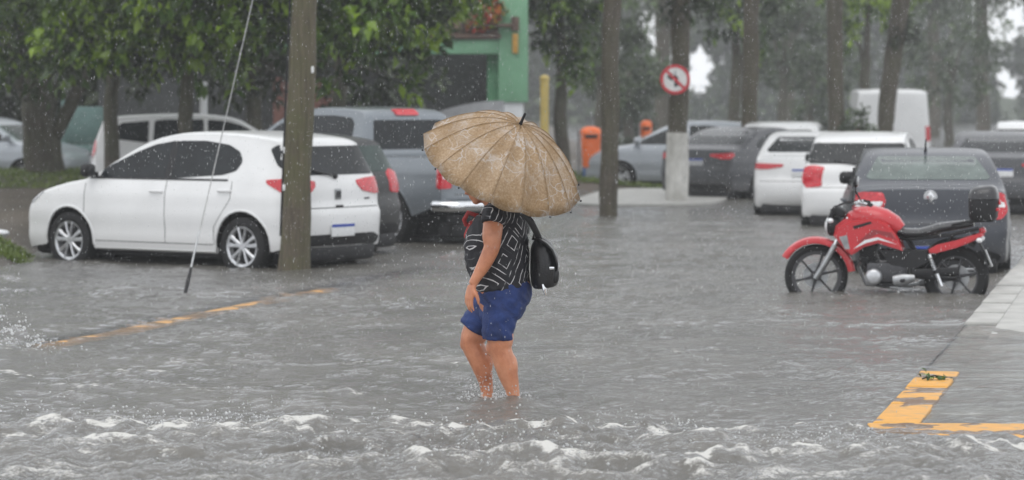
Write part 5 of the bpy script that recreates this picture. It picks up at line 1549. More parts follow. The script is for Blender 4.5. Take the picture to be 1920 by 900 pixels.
    eng = mb.build('engine', M['alloy_dark'], t, 40)
    mb = MB()
    for k in range(6): mb.box((.135 + k * .010, 0, .455 + k * .026), (.19, .20, .010), Matrix.Rotation(R(-22), 3, 'Y'), 0, .003)
    mb.box((.16, 0, .53), (.13, .14, .22), Matrix.Rotation(R(-22), 3, 'Y'), 0, .02)
    mb.build('cylinder_fins', M['plastic'], eng, 40)
    mb = MB(); x, z = q(1641, 514); mb.lathe([(0, .03), (.045, .03), (.065, .022), (.078, 0), (.078, -.05), (0, -.05)][::-1], 28, Matrix.Translation((x, .13, z)) @ Matrix.Rotation(-PI / 2, 4, 'X')); mb.build('alternator_cover', M['alloy'], eng, 40)
    mb = MB(); x, z = q(1700, 521)
    mb.tube([(x + .10, .135, z), (x + .02, .14, z + .01), (x - .10, .135, z + .03)], [(.05, .03), (.062, .035), (.03, .025)], 14); mb.build('sprocket_cover', M['steel'], eng, 50)
    mb = MB(); mb.tube([(x + .13, .16, z - .06), (x - .05, .17, z - .07), (x - .09, .2, z - .07)], .010, 6); mb.build('gear_lever', M['steel'], eng, 50)
    # frame
    mb = MB()
    mb.tube([(.33, 0, .82), (.26, 0, .66), (.20, .04, .40), (.12, .06, .24), (-.15, .07, .22)], .021, 8)
    mb.tube([(.33, 0, .82), (.1, 0, .74), (-.2, .0, .66), (-.34, .0, .45), (-.33, 0, .28)], .024, 8)
    for sg in (1, -1):
        mb.tube([(-.22, sg * .08, .66), (-.6, sg * .09, .70), (-.86, sg * .08, .76)], .015, 8)
        mb.tube([(-.33, sg * .08, .34), (-.62, sg * .09, .69)], .013, 8)
    mb.build('frame', M['plastic'], t, 50)
    mb = MB()
    for sg in (1, -1): mb.tube([(-.28, sg * .10, .32), (-.66, sg * .10, .30)], [(.026, .014), (.022, .014)], 8)
    mb.box((-.47, .105, .355), (.44, .03, .075), Matrix.Rotation(.05, 3, 'Y'), 0, .012)
    mb.build('swingarm', M['plastic'], t, 50)
    for sg in (1, -1):
        a, b = Vector((*q(1748, 470), 0)), Vector((*q(1772, 530), 0))
        A = Vector((a.x, sg * .125, a.y)); B = Vector((b.x, sg * .125, b.y))
        mb = MB(); mb.tube([A, A.lerp(B, .12)], .02, 8); mb.tube([A.lerp(B, .62), B], .022, 8); mb.tube([A, B], .009, 6); so = mb.build('shock', M['chrome'], t, 50)
        mb = MB()
        hp = [A.lerp(B, .10 + .55 * k / 60) + Vector((math.cos(k * .75) * .021, math.sin(k * .75) * .021, 0)) for k in range(61)]
        mb.tube(hp, .0055, 5); mb.build('spring', M['steel'], so, 50)
    mb = MB()
    mb.tube([(.22, -.09, .50), (.27, -.12, .38), (.20, -.13, .22), (-.1, -.14, .19), (-.35, -.15, .24)], .02, 8); mb.build('exhaust_pipe', M['steel'], t, 50)
    mb = MB(); mb.tube([(-.30, -.16, .23), (-.38, -.16, .25), (-.75, -.17, .33), (-.82, -.17, .345)], [.03, .05, .052, .035], 14); mb.build('muffler', M['steel'], t, 50)
    mb = MB(); mb.tube([(-.18, .13, .28), (-.18, .25, .28), (-.17, .29, .28)], [.014, .018, .018], 8); mb.build('foot_peg', M['plastic'], t, 50)
    mb = MB(); mb.tube([(-.46, .13, .36), (-.50, .24, .37)], [.014, .018], 8); mb.build('foot_peg', M['plastic'], t, 50)
    mb = MB(); mb.tube([(-.10, .10, .24), (-.16, .20, .10), (-.17, .26, .0), (-.22, .29, -.01)], .012, 6); mb.build('side_stand', M['steel'], t, 50)
    # headlight, cowl, instruments
    mb = MB(); mb.lathe([(0, .0), (.06, .008), (.095, .04), (.098, .06), (.08, .12), (.03, .16), (0, .165)], 24, Matrix.Translation((.565, .01, .775)) @ Matrix.Rotation(-PI / 2, 4, 'Y') @ Matrix.Rotation(-.12, 4, 'X')); hl = mb.build('headlight', M['plastic'], t, 50)
    mb = MB(); mb.lathe([(0, -.008), (.05, -.004), (.084, .02), (.084, .03), (0, .03)], 24, Matrix.Translation((.562, .01, .775)) @ Matrix.Rotation(-PI / 2, 4, 'Y') @ Matrix.Rotation(-.12, 4, 'X')); mb.build('lens', M['clearlens'], hl, 50)
    plate([q(1562, 436), q(1566, 418), q(1582, 405), q(1606, 398), q(1600, 412), q(1582, 432)], .085, .03, M['red_paint'], 'headlight_cowl')
    mb = MB(); mb.box((.44, 0, .91), (.13, .20, .085), Matrix.Rotation(-.5, 3, 'Y'), 0, .025); mb.box((.50, 0, .88), (.05, .19, .13), Matrix.Rotation(-.35, 3, 'Y'), 0, .02); mb.build('instrument_panel', M['plastic'], t, 40)
    # bars
    mb = MB(); mb.tube([(.10, .37, .985), (.17, .33, 1.0), (.26, .20, 1.0), (.31, .08, .955), (.315, 0, .95), (.31, -.08, .955), (.28, -.20, 1.0), (.24, -.33, 1.0), (.19, -.37, .985)], .013, 8); bars = mb.build('handlebar', M['chrome'], t, 60)
    for sg in (1, -1):
        e = Vector((.10, .37, .985)) if sg > 0 else Vector((.19, -.37, .985)); i_ = Vector((.18, .31, 1.0)) if sg > 0 else Vector((.245, -.31, 1.0))
        mb = MB(); mb.tube([e, e.lerp(i_, .5), i_], [.019, .017, .018], 10); mb.build('grip', M['rubber'], bars, 50)
        mb = MB(); mb.tube([i_ + Vector((.04, -sg * .02, 0)), i_ + Vector((.07, sg * .03, -.005)), e + Vector((.055, 0, -.01))], [.010, .008, .006], 6); mb.build('lever', M['steel'], bars, 50)
        b0 = i_ + Vector((.02, -sg * .05, .01))
        m1 = b0 + Vector((.055, sg * .06, .10)); m2 = b0 + Vector((.05, sg * .09, .155))
        mb = MB(); mb.tube([b0, m1, m2], .007, 6); ms = mb.build('mirror', M['plastic'], t, 50)
        mb = MB(); mb.ell(m2 + Vector((0, 0, .03)), (.028, .062, .048), 16, 10, Matrix.Rotation(.1 * sg, 3, 'X')); mb.build('mirror_shell', M['plastic'], ms, 60)
        mb = MB(); mb.ell(m2 + Vector((-.02, 0, .03)), (.012, .054, .041), 16, 10, Matrix.Rotation(.1 * sg, 3, 'X')); mb.build('mirror_glass', M['steel'], ms, 60)
        for xx, zz, nm in ((.50, .83, 'front_indicator'), (-.88, .66, 'rear_indicator')):
            mb = MB(); mb.tube([(xx, sg * .08, zz), (xx, sg * .16, zz)], .008, 6); mb.ell((xx, sg * .19, zz), (.03, .045, .025), 12, 8); mb.build(nm, M['clearlens'], t, 60)
    a0 = Vector((*q(1603, 372), 0)); a1 = Vector((*q(1604, 306), 0))
    mb = MB(); mb.tube([(a0.x, .24, a0.y), (a1.x, .25, a1.y - .06)], .006, 6); mb.tube([(a1.x, .25, a1.y - .07), (a1.x - .005, .25, a1.y)], [.012, .010], 8); mb.build('kite_line_rod', M['plastic'], t, 50)
    mb = MB()
    for sg in (1, -1): mb.tube([(.42, sg * .05, .90), (.50, sg * .16, .93), (.40, sg * .22, .99), (.30, sg * .2, 1.0)], .007, 6)
    mb.build('cable', M['plastic'], t, 50)
    # tail: rack, top box, lamp, plate
    mb = MB()
    for sg in (1, -1): mb.tube([(-.62, sg * .13, .80), (-.76, sg * .12, .83), (-1.0, sg * .10, .84)], .012, 8)
    mb.tube([(-.80, -.12, .835), (-.80, .12, .835)], .012, 8); mb.tube([(-.98, -.10, .84), (-.98, .10, .84)], .012, 8)
    mb.build('grab_rail', M['plastic'], t, 50)
    zb0 = .845
    mb = MB(); mb.tube([(-.905, 0, zb0), (-.905, 0, zb0 + .03), (-.91, 0, zb0 + .17), (-.91, 0, zb0 + .19)], [(.175, .125), (.195, .145), (.205, .152), (.205, .152)], 28); 
    # squarer plan: push the rounded section towards a box
    def boxy(mb_, c, k=.62):
        out = []
        for v in mb_.v:
            dx, dy = v[0] - c[0], v[1]
            a = math.atan2(dy / .2, dx / .15); r_ = math.hypot(dx / .15, dy / .2)
            s_ = 1 / max(abs(math.cos(a)), abs(math.sin(a)))
            f = 1 + (s_ - 1) * k * .75
            out.append((c[0] + dx * f * .93, dy * f * .93, v[2]))
        mb_.v = out
    boxy(mb, (-.91, 0)); tb_ = mb.build('top_box', M['plastic'], t, 40)
    mb = MB(); mb.tube([(-.91, 0, zb0 + .196), (-.91, 0, zb0 + .24), (-.905, 0, zb0 + .285), (-.90, 0, zb0 + .31), (-.90, 0, zb0 + .318)], [(.207, .154), (.205, .152), (.185, .135), (.13, .10), (.03, .03)], 28)
    boxy(mb, (-.91, 0)); mb.build('box_lid', M['seat'], tb_, 50)
    mb = MB(); mb.box((-1.06, 0, zb0 + .16), (.02, .16, .04), None, 0, .008); mb.box((-1.045, 0.10, zb0 + .10), (.03, .07, .03), None, 0, .006); mb.build('box_reflector', M['redlens'], tb_, 30)
    mb = MB(); mb.box((-.90, 0, .745), (.06, .14, .06), Matrix.Rotation(.3, 3, 'Y'), 0, .02); mb.build('tail_light', M['redlens'], t, 40)
    mb = MB(); mb.tube([(-.82, 0, .72), (-.90, 0, .58), (-.955, 0, .42)], [(.02, .05), (.012, .06), (.01, .07)], 10); mb.build('plate_bracket', M['plastic'], t, 50)
    mb = MB(); mb.box((-.945, .01, .485), (.008, .19, .17), Matrix.Rotation(R(22), 3, 'Y') @ Matrix.Rotation(.25, 3, 'Z'), 0, .003); mb.build('number_plate', M['plate_white'], t, 30)
    return t
M['red_dark'] = paint('dark_red_paint', (0.26, 0.012, 0.018))
M['seat'] = mat('wet_vinyl', (0.022, 0.022, 0.025), 0.28, 0.3, 10, 0.08, 90, coat=0.3)
make_motorcycle()

# ------------------------------------------------------------------ woman wading under an umbrella
YW = 17.0
SW = F / YW
def wp(px, py, dy=0.0):
    """point on the woman's own frame: photo column and row measured at her distance, dy away from the camera"""
    return Vector(((px - 938) / SW, dy, CAM_H - (py - YH) / SW))

woman = thing('person', 'person in patterned black blouse and blue shorts wading with an umbrella', 'person', (WOMAN.x, YW, 0))

def skin_mat():
    m, t, p = base_mat('skin')
    tc = N(t, 'ShaderNodeTexCoord')
    n = N(t, 'ShaderNodeTexNoise', Scale=9.0, Detail=6.0, Roughness=0.6); t.links.new(tc.outputs['Object'], n.inputs['Vector'])
    r = ramp(t, n.outputs[0], [(0.3, (0.40, 0.145, 0.075)), (0.5, (0.55, 0.225, 0.120)), (0.72, (0.64, 0.30, 0.18))])
    t.links.new(r.outputs[0], p.inputs['Base Color'])
    p.inputs['Roughness'].default_value = 0.33
    p.inputs['Subsurface Weight'].default_value = 0.12
    p.inputs['Subsurface Radius'].default_value = (0.02, 0.008, 0.004)
    n2 = N(t, 'ShaderNodeTexNoise', Scale=160.0, Detail=3.0); t.links.new(tc.outputs['Object'], n2.inputs['Vector'])
    b = N(t, 'ShaderNodeBump', Strength=0.12, Distance=0.004); t.links.new(n2.outputs[0], b.inputs['Height']); t.links.new(b.outputs[0], p.inputs['Normal'])
    return m
M['skin'] = skin_mat()

def blouse_mat():
    """black cloth printed with nested white diamonds and broken strokes"""
    m, t, p = base_mat('printed_blouse')
    tc = N(t, 'ShaderNodeTexCoord')
    mp = N(t, 'ShaderNodeMapping'); mp.inputs['Rotation'].default_value = (0, R(14), 0); t.links.new(tc.outputs['Object'], mp.inputs[0])
    sx = N(t, 'ShaderNodeSeparateXYZ'); t.links.new(mp.outputs[0], sx.inputs[0])
    ad = N(t, 'ShaderNodeMath', operation='MULTIPLY_ADD'); t.links.new(sx.outputs[1], ad.inputs[0]); ad.inputs[1].default_value = 0.8; t.links.new(sx.outputs[0], ad.inputs[2])
    cb = N(t, 'ShaderNodeCombineXYZ'); t.links.new(ad.outputs[0], cb.inputs[0]); t.links.new(sx.outputs[2], cb.inputs[1])
    v = N(t, 'ShaderNodeTexVoronoi', Scale=4.6); v.voronoi_dimensions = '2D'; v.distance = 'MANHATTAN'
    v.inputs['Randomness'].default_value = 0.85
    t.links.new(cb.outputs[0], v.inputs['Vector'])
    fr = N(t, 'ShaderNodeMath', operation='MULTIPLY'); t.links.new(v.outputs['Distance'], fr.inputs[0]); fr.inputs[1].default_value = 4.4
    md = N(t, 'ShaderNodeMath', operation='FRACT'); t.links.new(fr.outputs[0], md.inputs[0])
    lt = N(t, 'ShaderNodeMapRange'); lt.inputs['From Min'].default_value = 0.83; lt.inputs['From Max'].default_value = 0.88; t.links.new(md.outputs[0], lt.inputs[0])
    n = N(t, 'ShaderNodeTexNoise', Scale=13.0, Detail=2.0); t.links.new(cb.outputs[0], n.inputs['Vector'])
    nk = N(t, 'ShaderNodeMapRange'); nk.inputs['From Min'].default_value = 0.40; nk.inputs['From Max'].default_value = 0.52; t.links.new(n.outputs[0], nk.inputs[0])
    mu = N(t, 'ShaderNodeMath', operation='MULTIPLY'); t.links.new(lt.outputs[0], mu.inputs[0]); t.links.new(nk.outputs[0], mu.inputs[1])
    r = ramp(t, mu.outputs[0], [(0.0, (0.011, 0.011, 0.016)), (1.0, (0.60, 0.59, 0.60))])
    t.links.new(r.outputs[0], p.inputs['Base Color'])
    p.inputs['Roughness'].default_value = 0.75
    n2 = N(t, 'ShaderNodeTexNoise', Scale=9.0, Detail=4.0, Distortion=1.0); t.links.new(tc.outputs['Object'], n2.inputs['Vector'])
    b = N(t, 'ShaderNodeBump', Strength=0.5, Distance=0.03); t.links.new(n2.outputs[0], b.inputs['Height']); t.links.new(b.outputs[0], p.inputs['Normal'])
    return m
M['blouse'] = blouse_mat()

def denim_mat():
    m, t, p = base_mat('wet_denim')
    tc = N(t, 'ShaderNodeTexCoord')
    n = N(t, 'ShaderNodeTexNoise', Scale=7.0, Detail=7.0, Roughness=0.65, Distortion=0.6); t.links.new(tc.outputs['Object'], n.inputs['Vector'])
    r = ramp(t, n.outputs[0], [(0.3, (0.006, 0.014, 0.060)), (0.55, (0.012, 0.036, 0.160)), (0.78, (0.028, 0.075, 0.27))])
    t.links.new(r.outputs[0], p.inputs['Base Color'])
    p.inputs['Roughness'].default_value = 0.7
    w = N(t, 'ShaderNodeTexWave', Scale=60.0, Distortion=1.0); w.bands_direction = 'DIAGONAL'; t.links.new(tc.outputs['Object'], w.inputs['Vector'])
    a = N(t, 'ShaderNodeMath', operation='MULTIPLY_ADD'); t.links.new(w.outputs[1], a.inputs[0]); a.inputs[1].default_value = 0.04; t.links.new(n.outputs[0], a.inputs[2])
    b = N(t, 'ShaderNodeBump', Strength=0.7, Distance=0.03); t.links.new(a.outputs[0], b.inputs['Height']); t.links.new(b.outputs[0], p.inputs['Normal'])
    return m
M['denim'] = denim_mat()
M['hair'] = mat('hair', (0.025, 0.016, 0.012), 0.5, 0.4, 30, 0.5, 120, stretch=(1, 1, .2))
M['bag'] = mat('wet_leather', (0.012, 0.012, 0.014), 0.32, 0.3, 14, 0.25, 70)

def chain(mb, pts, n=16):
    """smooth tapering limb; pts of (px, py, dy, rx, ry)"""
    P = []
    for i in range(len(pts) - 1):
        p0 = pts[max(0, i - 1)]; p1 = pts[i]; p2 = pts[i + 1]; p3 = pts[min(len(pts) - 1, i + 2)]
        for k in range(5):
            s = k / 5
            P.append([.5 * ((2 * b) + (-a + c) * s + (2 * a - 5 * b + 4 * c - d) * s * s + (-a + 3 * b - 3 * c + d) * s ** 3) for a, b, c, d in zip(p0, p1, p2, p3)])
    P.append(list(pts[-1]))
    mb.tube([wp(*p[:3]) for p in P], [(max(.004, p[4]), max(.004, p[3])) for p in P], n)

TORSO = [(933, 606, 0, .085, .14), (938, 575, 0, .135, .185), (942, 545, 0, .170, .195), (936, 512, 0, .172, .186), (932, 482, 0, .182, .183), (931, 456, 0, .184, .178), (937, 430, 0, .160, .172), (942, 408, 0, .128, .160), (938, 393, 0, .090, .125), (930, 383, 0, .066, .075)]
NEARLEG = [(942, 560, -.085, .105, .100), (936, 595, -.095, .086, .092), (938, 632, -.10, .080, .082), (938, 652, -.10, .070, .073), (946, 676, -.098, .067, .069), (953, 700, -.095, .060, .060), (961, 730, -.09, .042, .043), (964, 752, -.09, .037, .038), (966, 782, -.09, .043, .040), (964, 797, -.09, .045, .042)]
FARLEG = [(928, 560, .085, .105, .100), (907, 597, .09, .088, .090), (889, 630, .09, .076, .080), (886, 648, .09, .068, .070), (897, 672, .09, .068, .068), (905, 696, .09, .058, .058), (911, 722, .09, .040, .042), (913, 748, .09, .037, .038), (913, 782, .09, .043, .040), (910, 797, .09, .045, .042)]
NEARARM = [(926, 402, -.150, .062, .062), (925, 420, -.195, .061, .060), (923, 440, -.222, .059, .056), (923, 458, -.232, .050, .048), (917, 474, -.238, .047, .046), (906, 496, -.242, .041, .040), (894, 516, -.245, .031, .032), (887, 529, -.245, .027, .030)]
FARARM = [(932, 404, .15, .060, .060), (922, 430, .20, .054, .054), (912, 456, .21, .046, .046), (905, 462, .19, .044, .044), (898, 445, .13, .040, .040), (891, 427, .07, .030, .030), (889, 418, .045, .027, .030)]

body = MB()
chain(body, TORSO, 24)
chain(body, NEARLEG); chain(body, FARLEG); chain(body, NEARARM, 14); chain(body, FARARM, 14)
body.ell(wp(921, 650, -.102), (.032, .038, .045), 12, 8); body.ell(wp(871, 647, .09), (.030, .036, .045), 12, 8)       # kneecaps
body.ell(wp(961, 688, -.098), (.034, .050, .085), 12, 8); body.ell(wp(914, 682, .09), (.034, .050, .085), 12, 8)         # calves
for y, px in ((-.09, 955), (.09, 903)):     # feet
    chain(body, [(px + 12, 798, y, .035, .036), (px - 4, 799, y, .036, .042), (px - 24, 801, y, .026, .046), (px - 44, 803, y, .016, .040), (px - 52, 804, y, .010, .028)], 12)
# neck and head
chain(body, [(934, 398, 0, .075, .085), (927, 382, 0, .058, .062), (916, 368, 0, .054, .056), (911, 354, 0, .055, .056)], 14)
hc = wp(905, 343)
tilt = Matrix.Rotation(R(-14), 3, 'Y')
def hp(x, y, z): return hc + tilt @ Vector((x, y, z))
body.ell(hp(.012, 0, .025), (.098, .076, .098), 20, 14, tilt)
body.ell(hp(-.035, 0, -.048), (.060, .056, .066), 16, 12, tilt)
body.ell(hp(-.062, 0, -.095), (.028, .030, .022), 12, 8, tilt)            # chin
body.ell(hp(-.050, -.030, -.035), (.034, .030, .035), 12, 8, tilt)        # cheeks
body.ell(hp(-.050, .030, -.035), (.034, .030, .035), 12, 8, tilt)
body.tube([hp(-.084, 0, .012), hp(-.100, 0, -.018), hp(-.108, 0, -.034), hp(-.090, 0, -.043)], [.011, .013, .017, .012], 8)   # nose
body.ell(hp(-.090, 0, -.062), (.012, .024, .008), 10, 6, tilt); body.ell(hp(-.087, 0, -.075), (.012, .021, .008), 10, 6, tilt)       # lips
body.ell(hp(-.082, 0, .030), (.018, .052, .012), 10, 6, tilt)            # brow
for sg in (1, -1):
    body.ell(hp(.012, sg * .076, -.012), (.022, .010, .032), 10, 8, tilt)    # ears
# near hand, hanging relaxed
def hand(mb, wrist, d, side, palm_n, curl=(.35, .45, .5), L=.078, thumb=True, spread=.12):
    """wrist point, finger direction, across direction, palm normal; fingers bend towards the palm normal"""
    d = d.normalized(); side = (side - d * side.dot(d)).normalized(); pn = d.cross(side) * (1 if d.cross(side).dot(palm_n) > 0 else -1)
    kn = wrist + d * .088
    for k in range(4):
        u = (k - 1.5) / 1.5
        a = wrist + side * u * .018; b = kn + side * u * .030 - d * (.004 + .007 * u * u)
        mb.tube([a, a.lerp(b, .5) , b], [.017, .0165, .0125], 8)
        l = L * (.88, 1.0, .95, .74)[k]
        dd = (d + side * u * spread).normalized()
        p = b; ang = 0
        pts = [p]
        for j, f in enumerate((.45, .31, .24)):
            ang += curl[j] * (1 + .12 * k)
            p = p + (dd * math.cos(ang) + pn * math.sin(ang)) * l * f
            pts.append(p)
        mb.tube(pts, [.0105, .0095, .0085, .0065], 8)
        mb.ell(pts[-1], (.0066, .0066, .0066), 8, 6)
    if thumb:
        a = wrist + d * .022 - side * .022
        p1 = a + (d * .55 - side * .75 + pn * .25).normalized() * .038
        p2 = p1 + (d * .85 - side * .35 + pn * .35).normalized() * .032
        p3 = p2 + (d * .95 - side * .05 + pn * .35).normalized() * .024
        mb.tube([a, p1, p2, p3], [.017, .0135, .0115, .008], 8); mb.ell(p3, (.008, .008, .008), 8, 6)
w0 = wp(886, 531, -.245)
hd_ = MB()
hand(hd_, w0, wp(877, 572, -.250) - wp(886, 531, -.245), Vector((.55, -.80, 0)) * -1, Vector((.6, .5, 0)), (.18, .25, .25))

# far hand gripping the umbrella shaft
AX = Vector((.364, -.41, .838)).normalized()           # umbrella axis, handle to tip
UC = Vector(((941 - 938) / SW, -.10, CAM_H - (312 - YH) / SW))   # centre of the rim
HOLD = UC - AX * .40
wr_ = wp(889, 417, .045)
e1 = (HOLD - wr_); 
for k in range(4):      # fingers curl round the shaft one above the other
    c0 = HOLD + AX * (.033 - .021 * k)
    sd_ = AX.cross(Vector((0, -1, 0))).normalized(); fw = AX.cross(sd_).normalized()
    pts = [c0 + (sd_ * math.cos(a) + fw * math.sin(a)) * (.019 + .004 * (j == 0)) for j, a in enumerate(np.linspace(-2.2, 2.0, 8))]
    hd_.tube(pts, [.011, .0105, .010, .0098, .0095, .009, .0085, .0075][:8], 8)
    hd_.tube([wr_, wr_.lerp(pts[0], .6), pts[0]], [.018, .016, .012], 8)
hd_.tube([wr_, wr_.lerp(HOLD, .5) + fw * -.01, HOLD + AX * .045 + sd_ * .012, HOLD + AX * .06 + sd_ * .006 + fw * .016], [.018, .016, .0125, .009], 8)
for k_ in range(len(hd_.f)): pass
body.add(hd_.v, hd_.f)
bme = voxel(body, .0055, 5, .5)
link('body', bme, M['skin'], woman, 180)

def clothes(name, mb, vox, m_, seed, amp=.006, it=8, trim=None):
    me = voxel(mb, vox, it, .5)
    n = len(me.vertices)
    co = np.empty(n * 3); me.vertices.foreach_get('co', co); co = co.reshape(-1, 3)
    no = np.empty(n * 3); me.vertices.foreach_get('normal', no); no = no.reshape(-1, 3)
    w = amp * (pnoise(co[:, 0] * 9 + co[:, 1] * 7, co[:, 2] * 16, seed) + .6 * (1 - 2 * np.abs(pnoise(co[:, 0] * 14 + co[:, 2] * 13, co[:, 1] * 12 + co[:, 2] * 5, seed + 1))))
    co = co + no * w[:, None]
    me.vertices.foreach_set('co', co.ravel())
    return link(name, me, m_, woman, 180)
def grow(pts, d, a=0, b=None): return [(p[0], p[1], p[2], p[3] + d, p[4] + d) for p in pts[a:b]]
sh_ = MB()
top_ = [(941, 541, 0, .172, .200), (938, 515, 0, .178, .198), (933, 487, 0, .192, .196), (931, 460, 0, .196, .192), (937, 433, 0, .172, .186), (943, 409, 0, .140, .174), (939, 394, 0, .100, .140), (932, 385, 0, .070, .084)]
chain(sh_, top_, 28)
chain(sh_, [(934, 398, -.13, .085, .085), (927, 406, -.185, .080, .078), (925, 417, -.205, .076, .074)], 16)
chain(sh_, [(936, 400, .13, .085, .085), (930, 410, .185, .078, .076), (926, 424, .20, .074, .072)], 16)
clothes('blouse', sh_, .008, M['blouse'], 5, .007, 5)
so_ = MB()
chain(so_, [(941, 532, 0, .168, .196), (943, 550, 0, .172, .202), (940, 572, 0, .146, .198), (934, 592, 0, .118, .175), (932, 606, 0, .09, .13)], 26)
chain(so_, [(946, 560, -.085, .132, .118), (938, 590, -.095, .106, .112), (934, 618, -.10, .095, .098), (933, 634, -.10, .091, .094)], 20)
chain(so_, [(930, 560, .085, .130, .118), (910, 590, .09, .108, .106), (893, 612, .09, .098, .098), (887, 621, .09, .094, .096)], 20)
clothes('shorts', so_, .008, M['denim'], 9, .007, 5)
# hair: swept back cap with a knot
hm = MB()
hm.ell(hp(.030, 0, .036), (.098, .083, .100), 20, 14, tilt); hm.ell(hp(.062, 0, -.015), (.060, .074, .075), 16, 10, tilt); hm.ell(hp(.128, 0, .02), (.042, .045, .045), 12, 8, tilt)
link('hair', voxel(hm, .008, 4), M['hair'], woman, 180)
M['eye'] = mat('eye', (0.6, 0.58, 0.55), 0.15, 0.1, 40)
for sg in (1, -1):
    mb = MB(); mb.ell(hp(-.079, sg * .030, .010), (.011, .013, .009), 12, 8, tilt); mb.build('eye', M['eye'], woman, 180)
# red folded sleeve cover / pouch held at the chest
M['red_cloth'] = mat('red_cloth', (0.34, 0.03, 0.03), 0.7, 0.35, 14, 0.4, 40)
pch = thing('pouch', 'red cloth pouch held at the chest beside the umbrella handle', 'bag', WOMAN.to_3d() + wp(884, 430, .03))
mb = MB()
mb.box((0, 0, -.01), (.07, .05, .12), Matrix.Rotation(.35, 3, 'Y'), 0, .02)
mb.tube([(-.03, 0, .02), (-.045, -.01, .055), (-.02, -.02, .10), (.03, -.02, .085), (.035, 0, .03)], [(.012, .016)] * 5, 8)
mb.build('pouch_body', M['red_cloth'], pch, 60)

# backpack
bk = thing('backpack', 'small black backpack hanging behind the blouse', 'backpack', WOMAN.to_3d() + wp(1018, 492, -.03))
def off(px, py, dy=0): return wp(px, py, dy) - wp(1018, 492, 0)
mb = MB()
chain_pts = [(1022, 539, 0, .065, .10), (1021, 532, 0, .082, .125), (1021, 508, 0, .088, .135), (1020, 482, 0, .084, .132), (1014, 462, 0, .068, .115), (1008, 451, 0, .045, .085), (1004, 447, 0, .02, .05)]
P = [(off(p[0], p[1]), (p[4], p[3])) for p in chain_pts]
mb.tube([p for p, r in P], [r for p, r in P], 24)
me = voxel(mb, .011, 6)
link('bag_body', me, M['bag'], bk, 180)
mb = MB()
fp = [(1003, 447, .085), (1012, 448, .105), (1024, 455, .122), (1035, 466, .132), (1041, 480, .136), (1044, 494, .132), (1043, 501, .118)]
vs = []
for px_, py_, hw_ in fp:
    for u in (-1, -.9, -.5, 0, .5, .9, 1):
        vs.append(off(px_ - 2.5 * u ** 4, py_ + 1.5 * u ** 4, hw_ * u))
fs = [(i * 7 + k, i * 7 + k + 1, i * 7 + k + 8, i * 7 + k + 7) for i in range(len(fp) - 1) for k in range(6)]
mb.add(vs, fs); fo_ = mb.build('flap', M['bag'], bk, 60)
sl_ = fo_.modifiers.new('thickness', 'SOLIDIFY'); sl_.thickness = .012; sl_.offset = 1
mb = MB(); mb.box(off(1040, 516, -.02), (.05, .16, .085), Matrix.Rotation(.12, 3, 'Y'), 0, .02); mb.build('front_pocket', M['bag'], bk, 50)
mb = MB(); mb.box(off(1046, 497, -.06), (.012, .03, .04), None, 0, .004); mb.box(off(1034, 500, -.128), (.03, .010, .018), None, 0, .003); mb.build('buckle', M['chrome'], bk, 30)
mb = MB(); mb.tube([off(1017, 530, -.14), off(1020, 538, -.15), off(1022, 549, -.15)], [.006, .012, .005], 8); mb.build('zip_pull', M['chrome'], bk, 40)
for dy in (-.125, .10):
    mb = MB(); mb.tube([off(965, 392, dy), off(985, 402, dy), off(997, 418, dy - .0), off(1008, 440, dy * .7), off(1014, 455, dy * .5)], [(.018, .005)] * 5, 8); mb.build('strap', M['bag'], bk, 60)
mb = MB(); mb.tube([off(999, 448, -.03), off(1002, 438, 0), off(1008, 436, .02), off(1012, 447, .04)], .008, 8); mb.build('carry_loop', M['bag'], bk, 60)

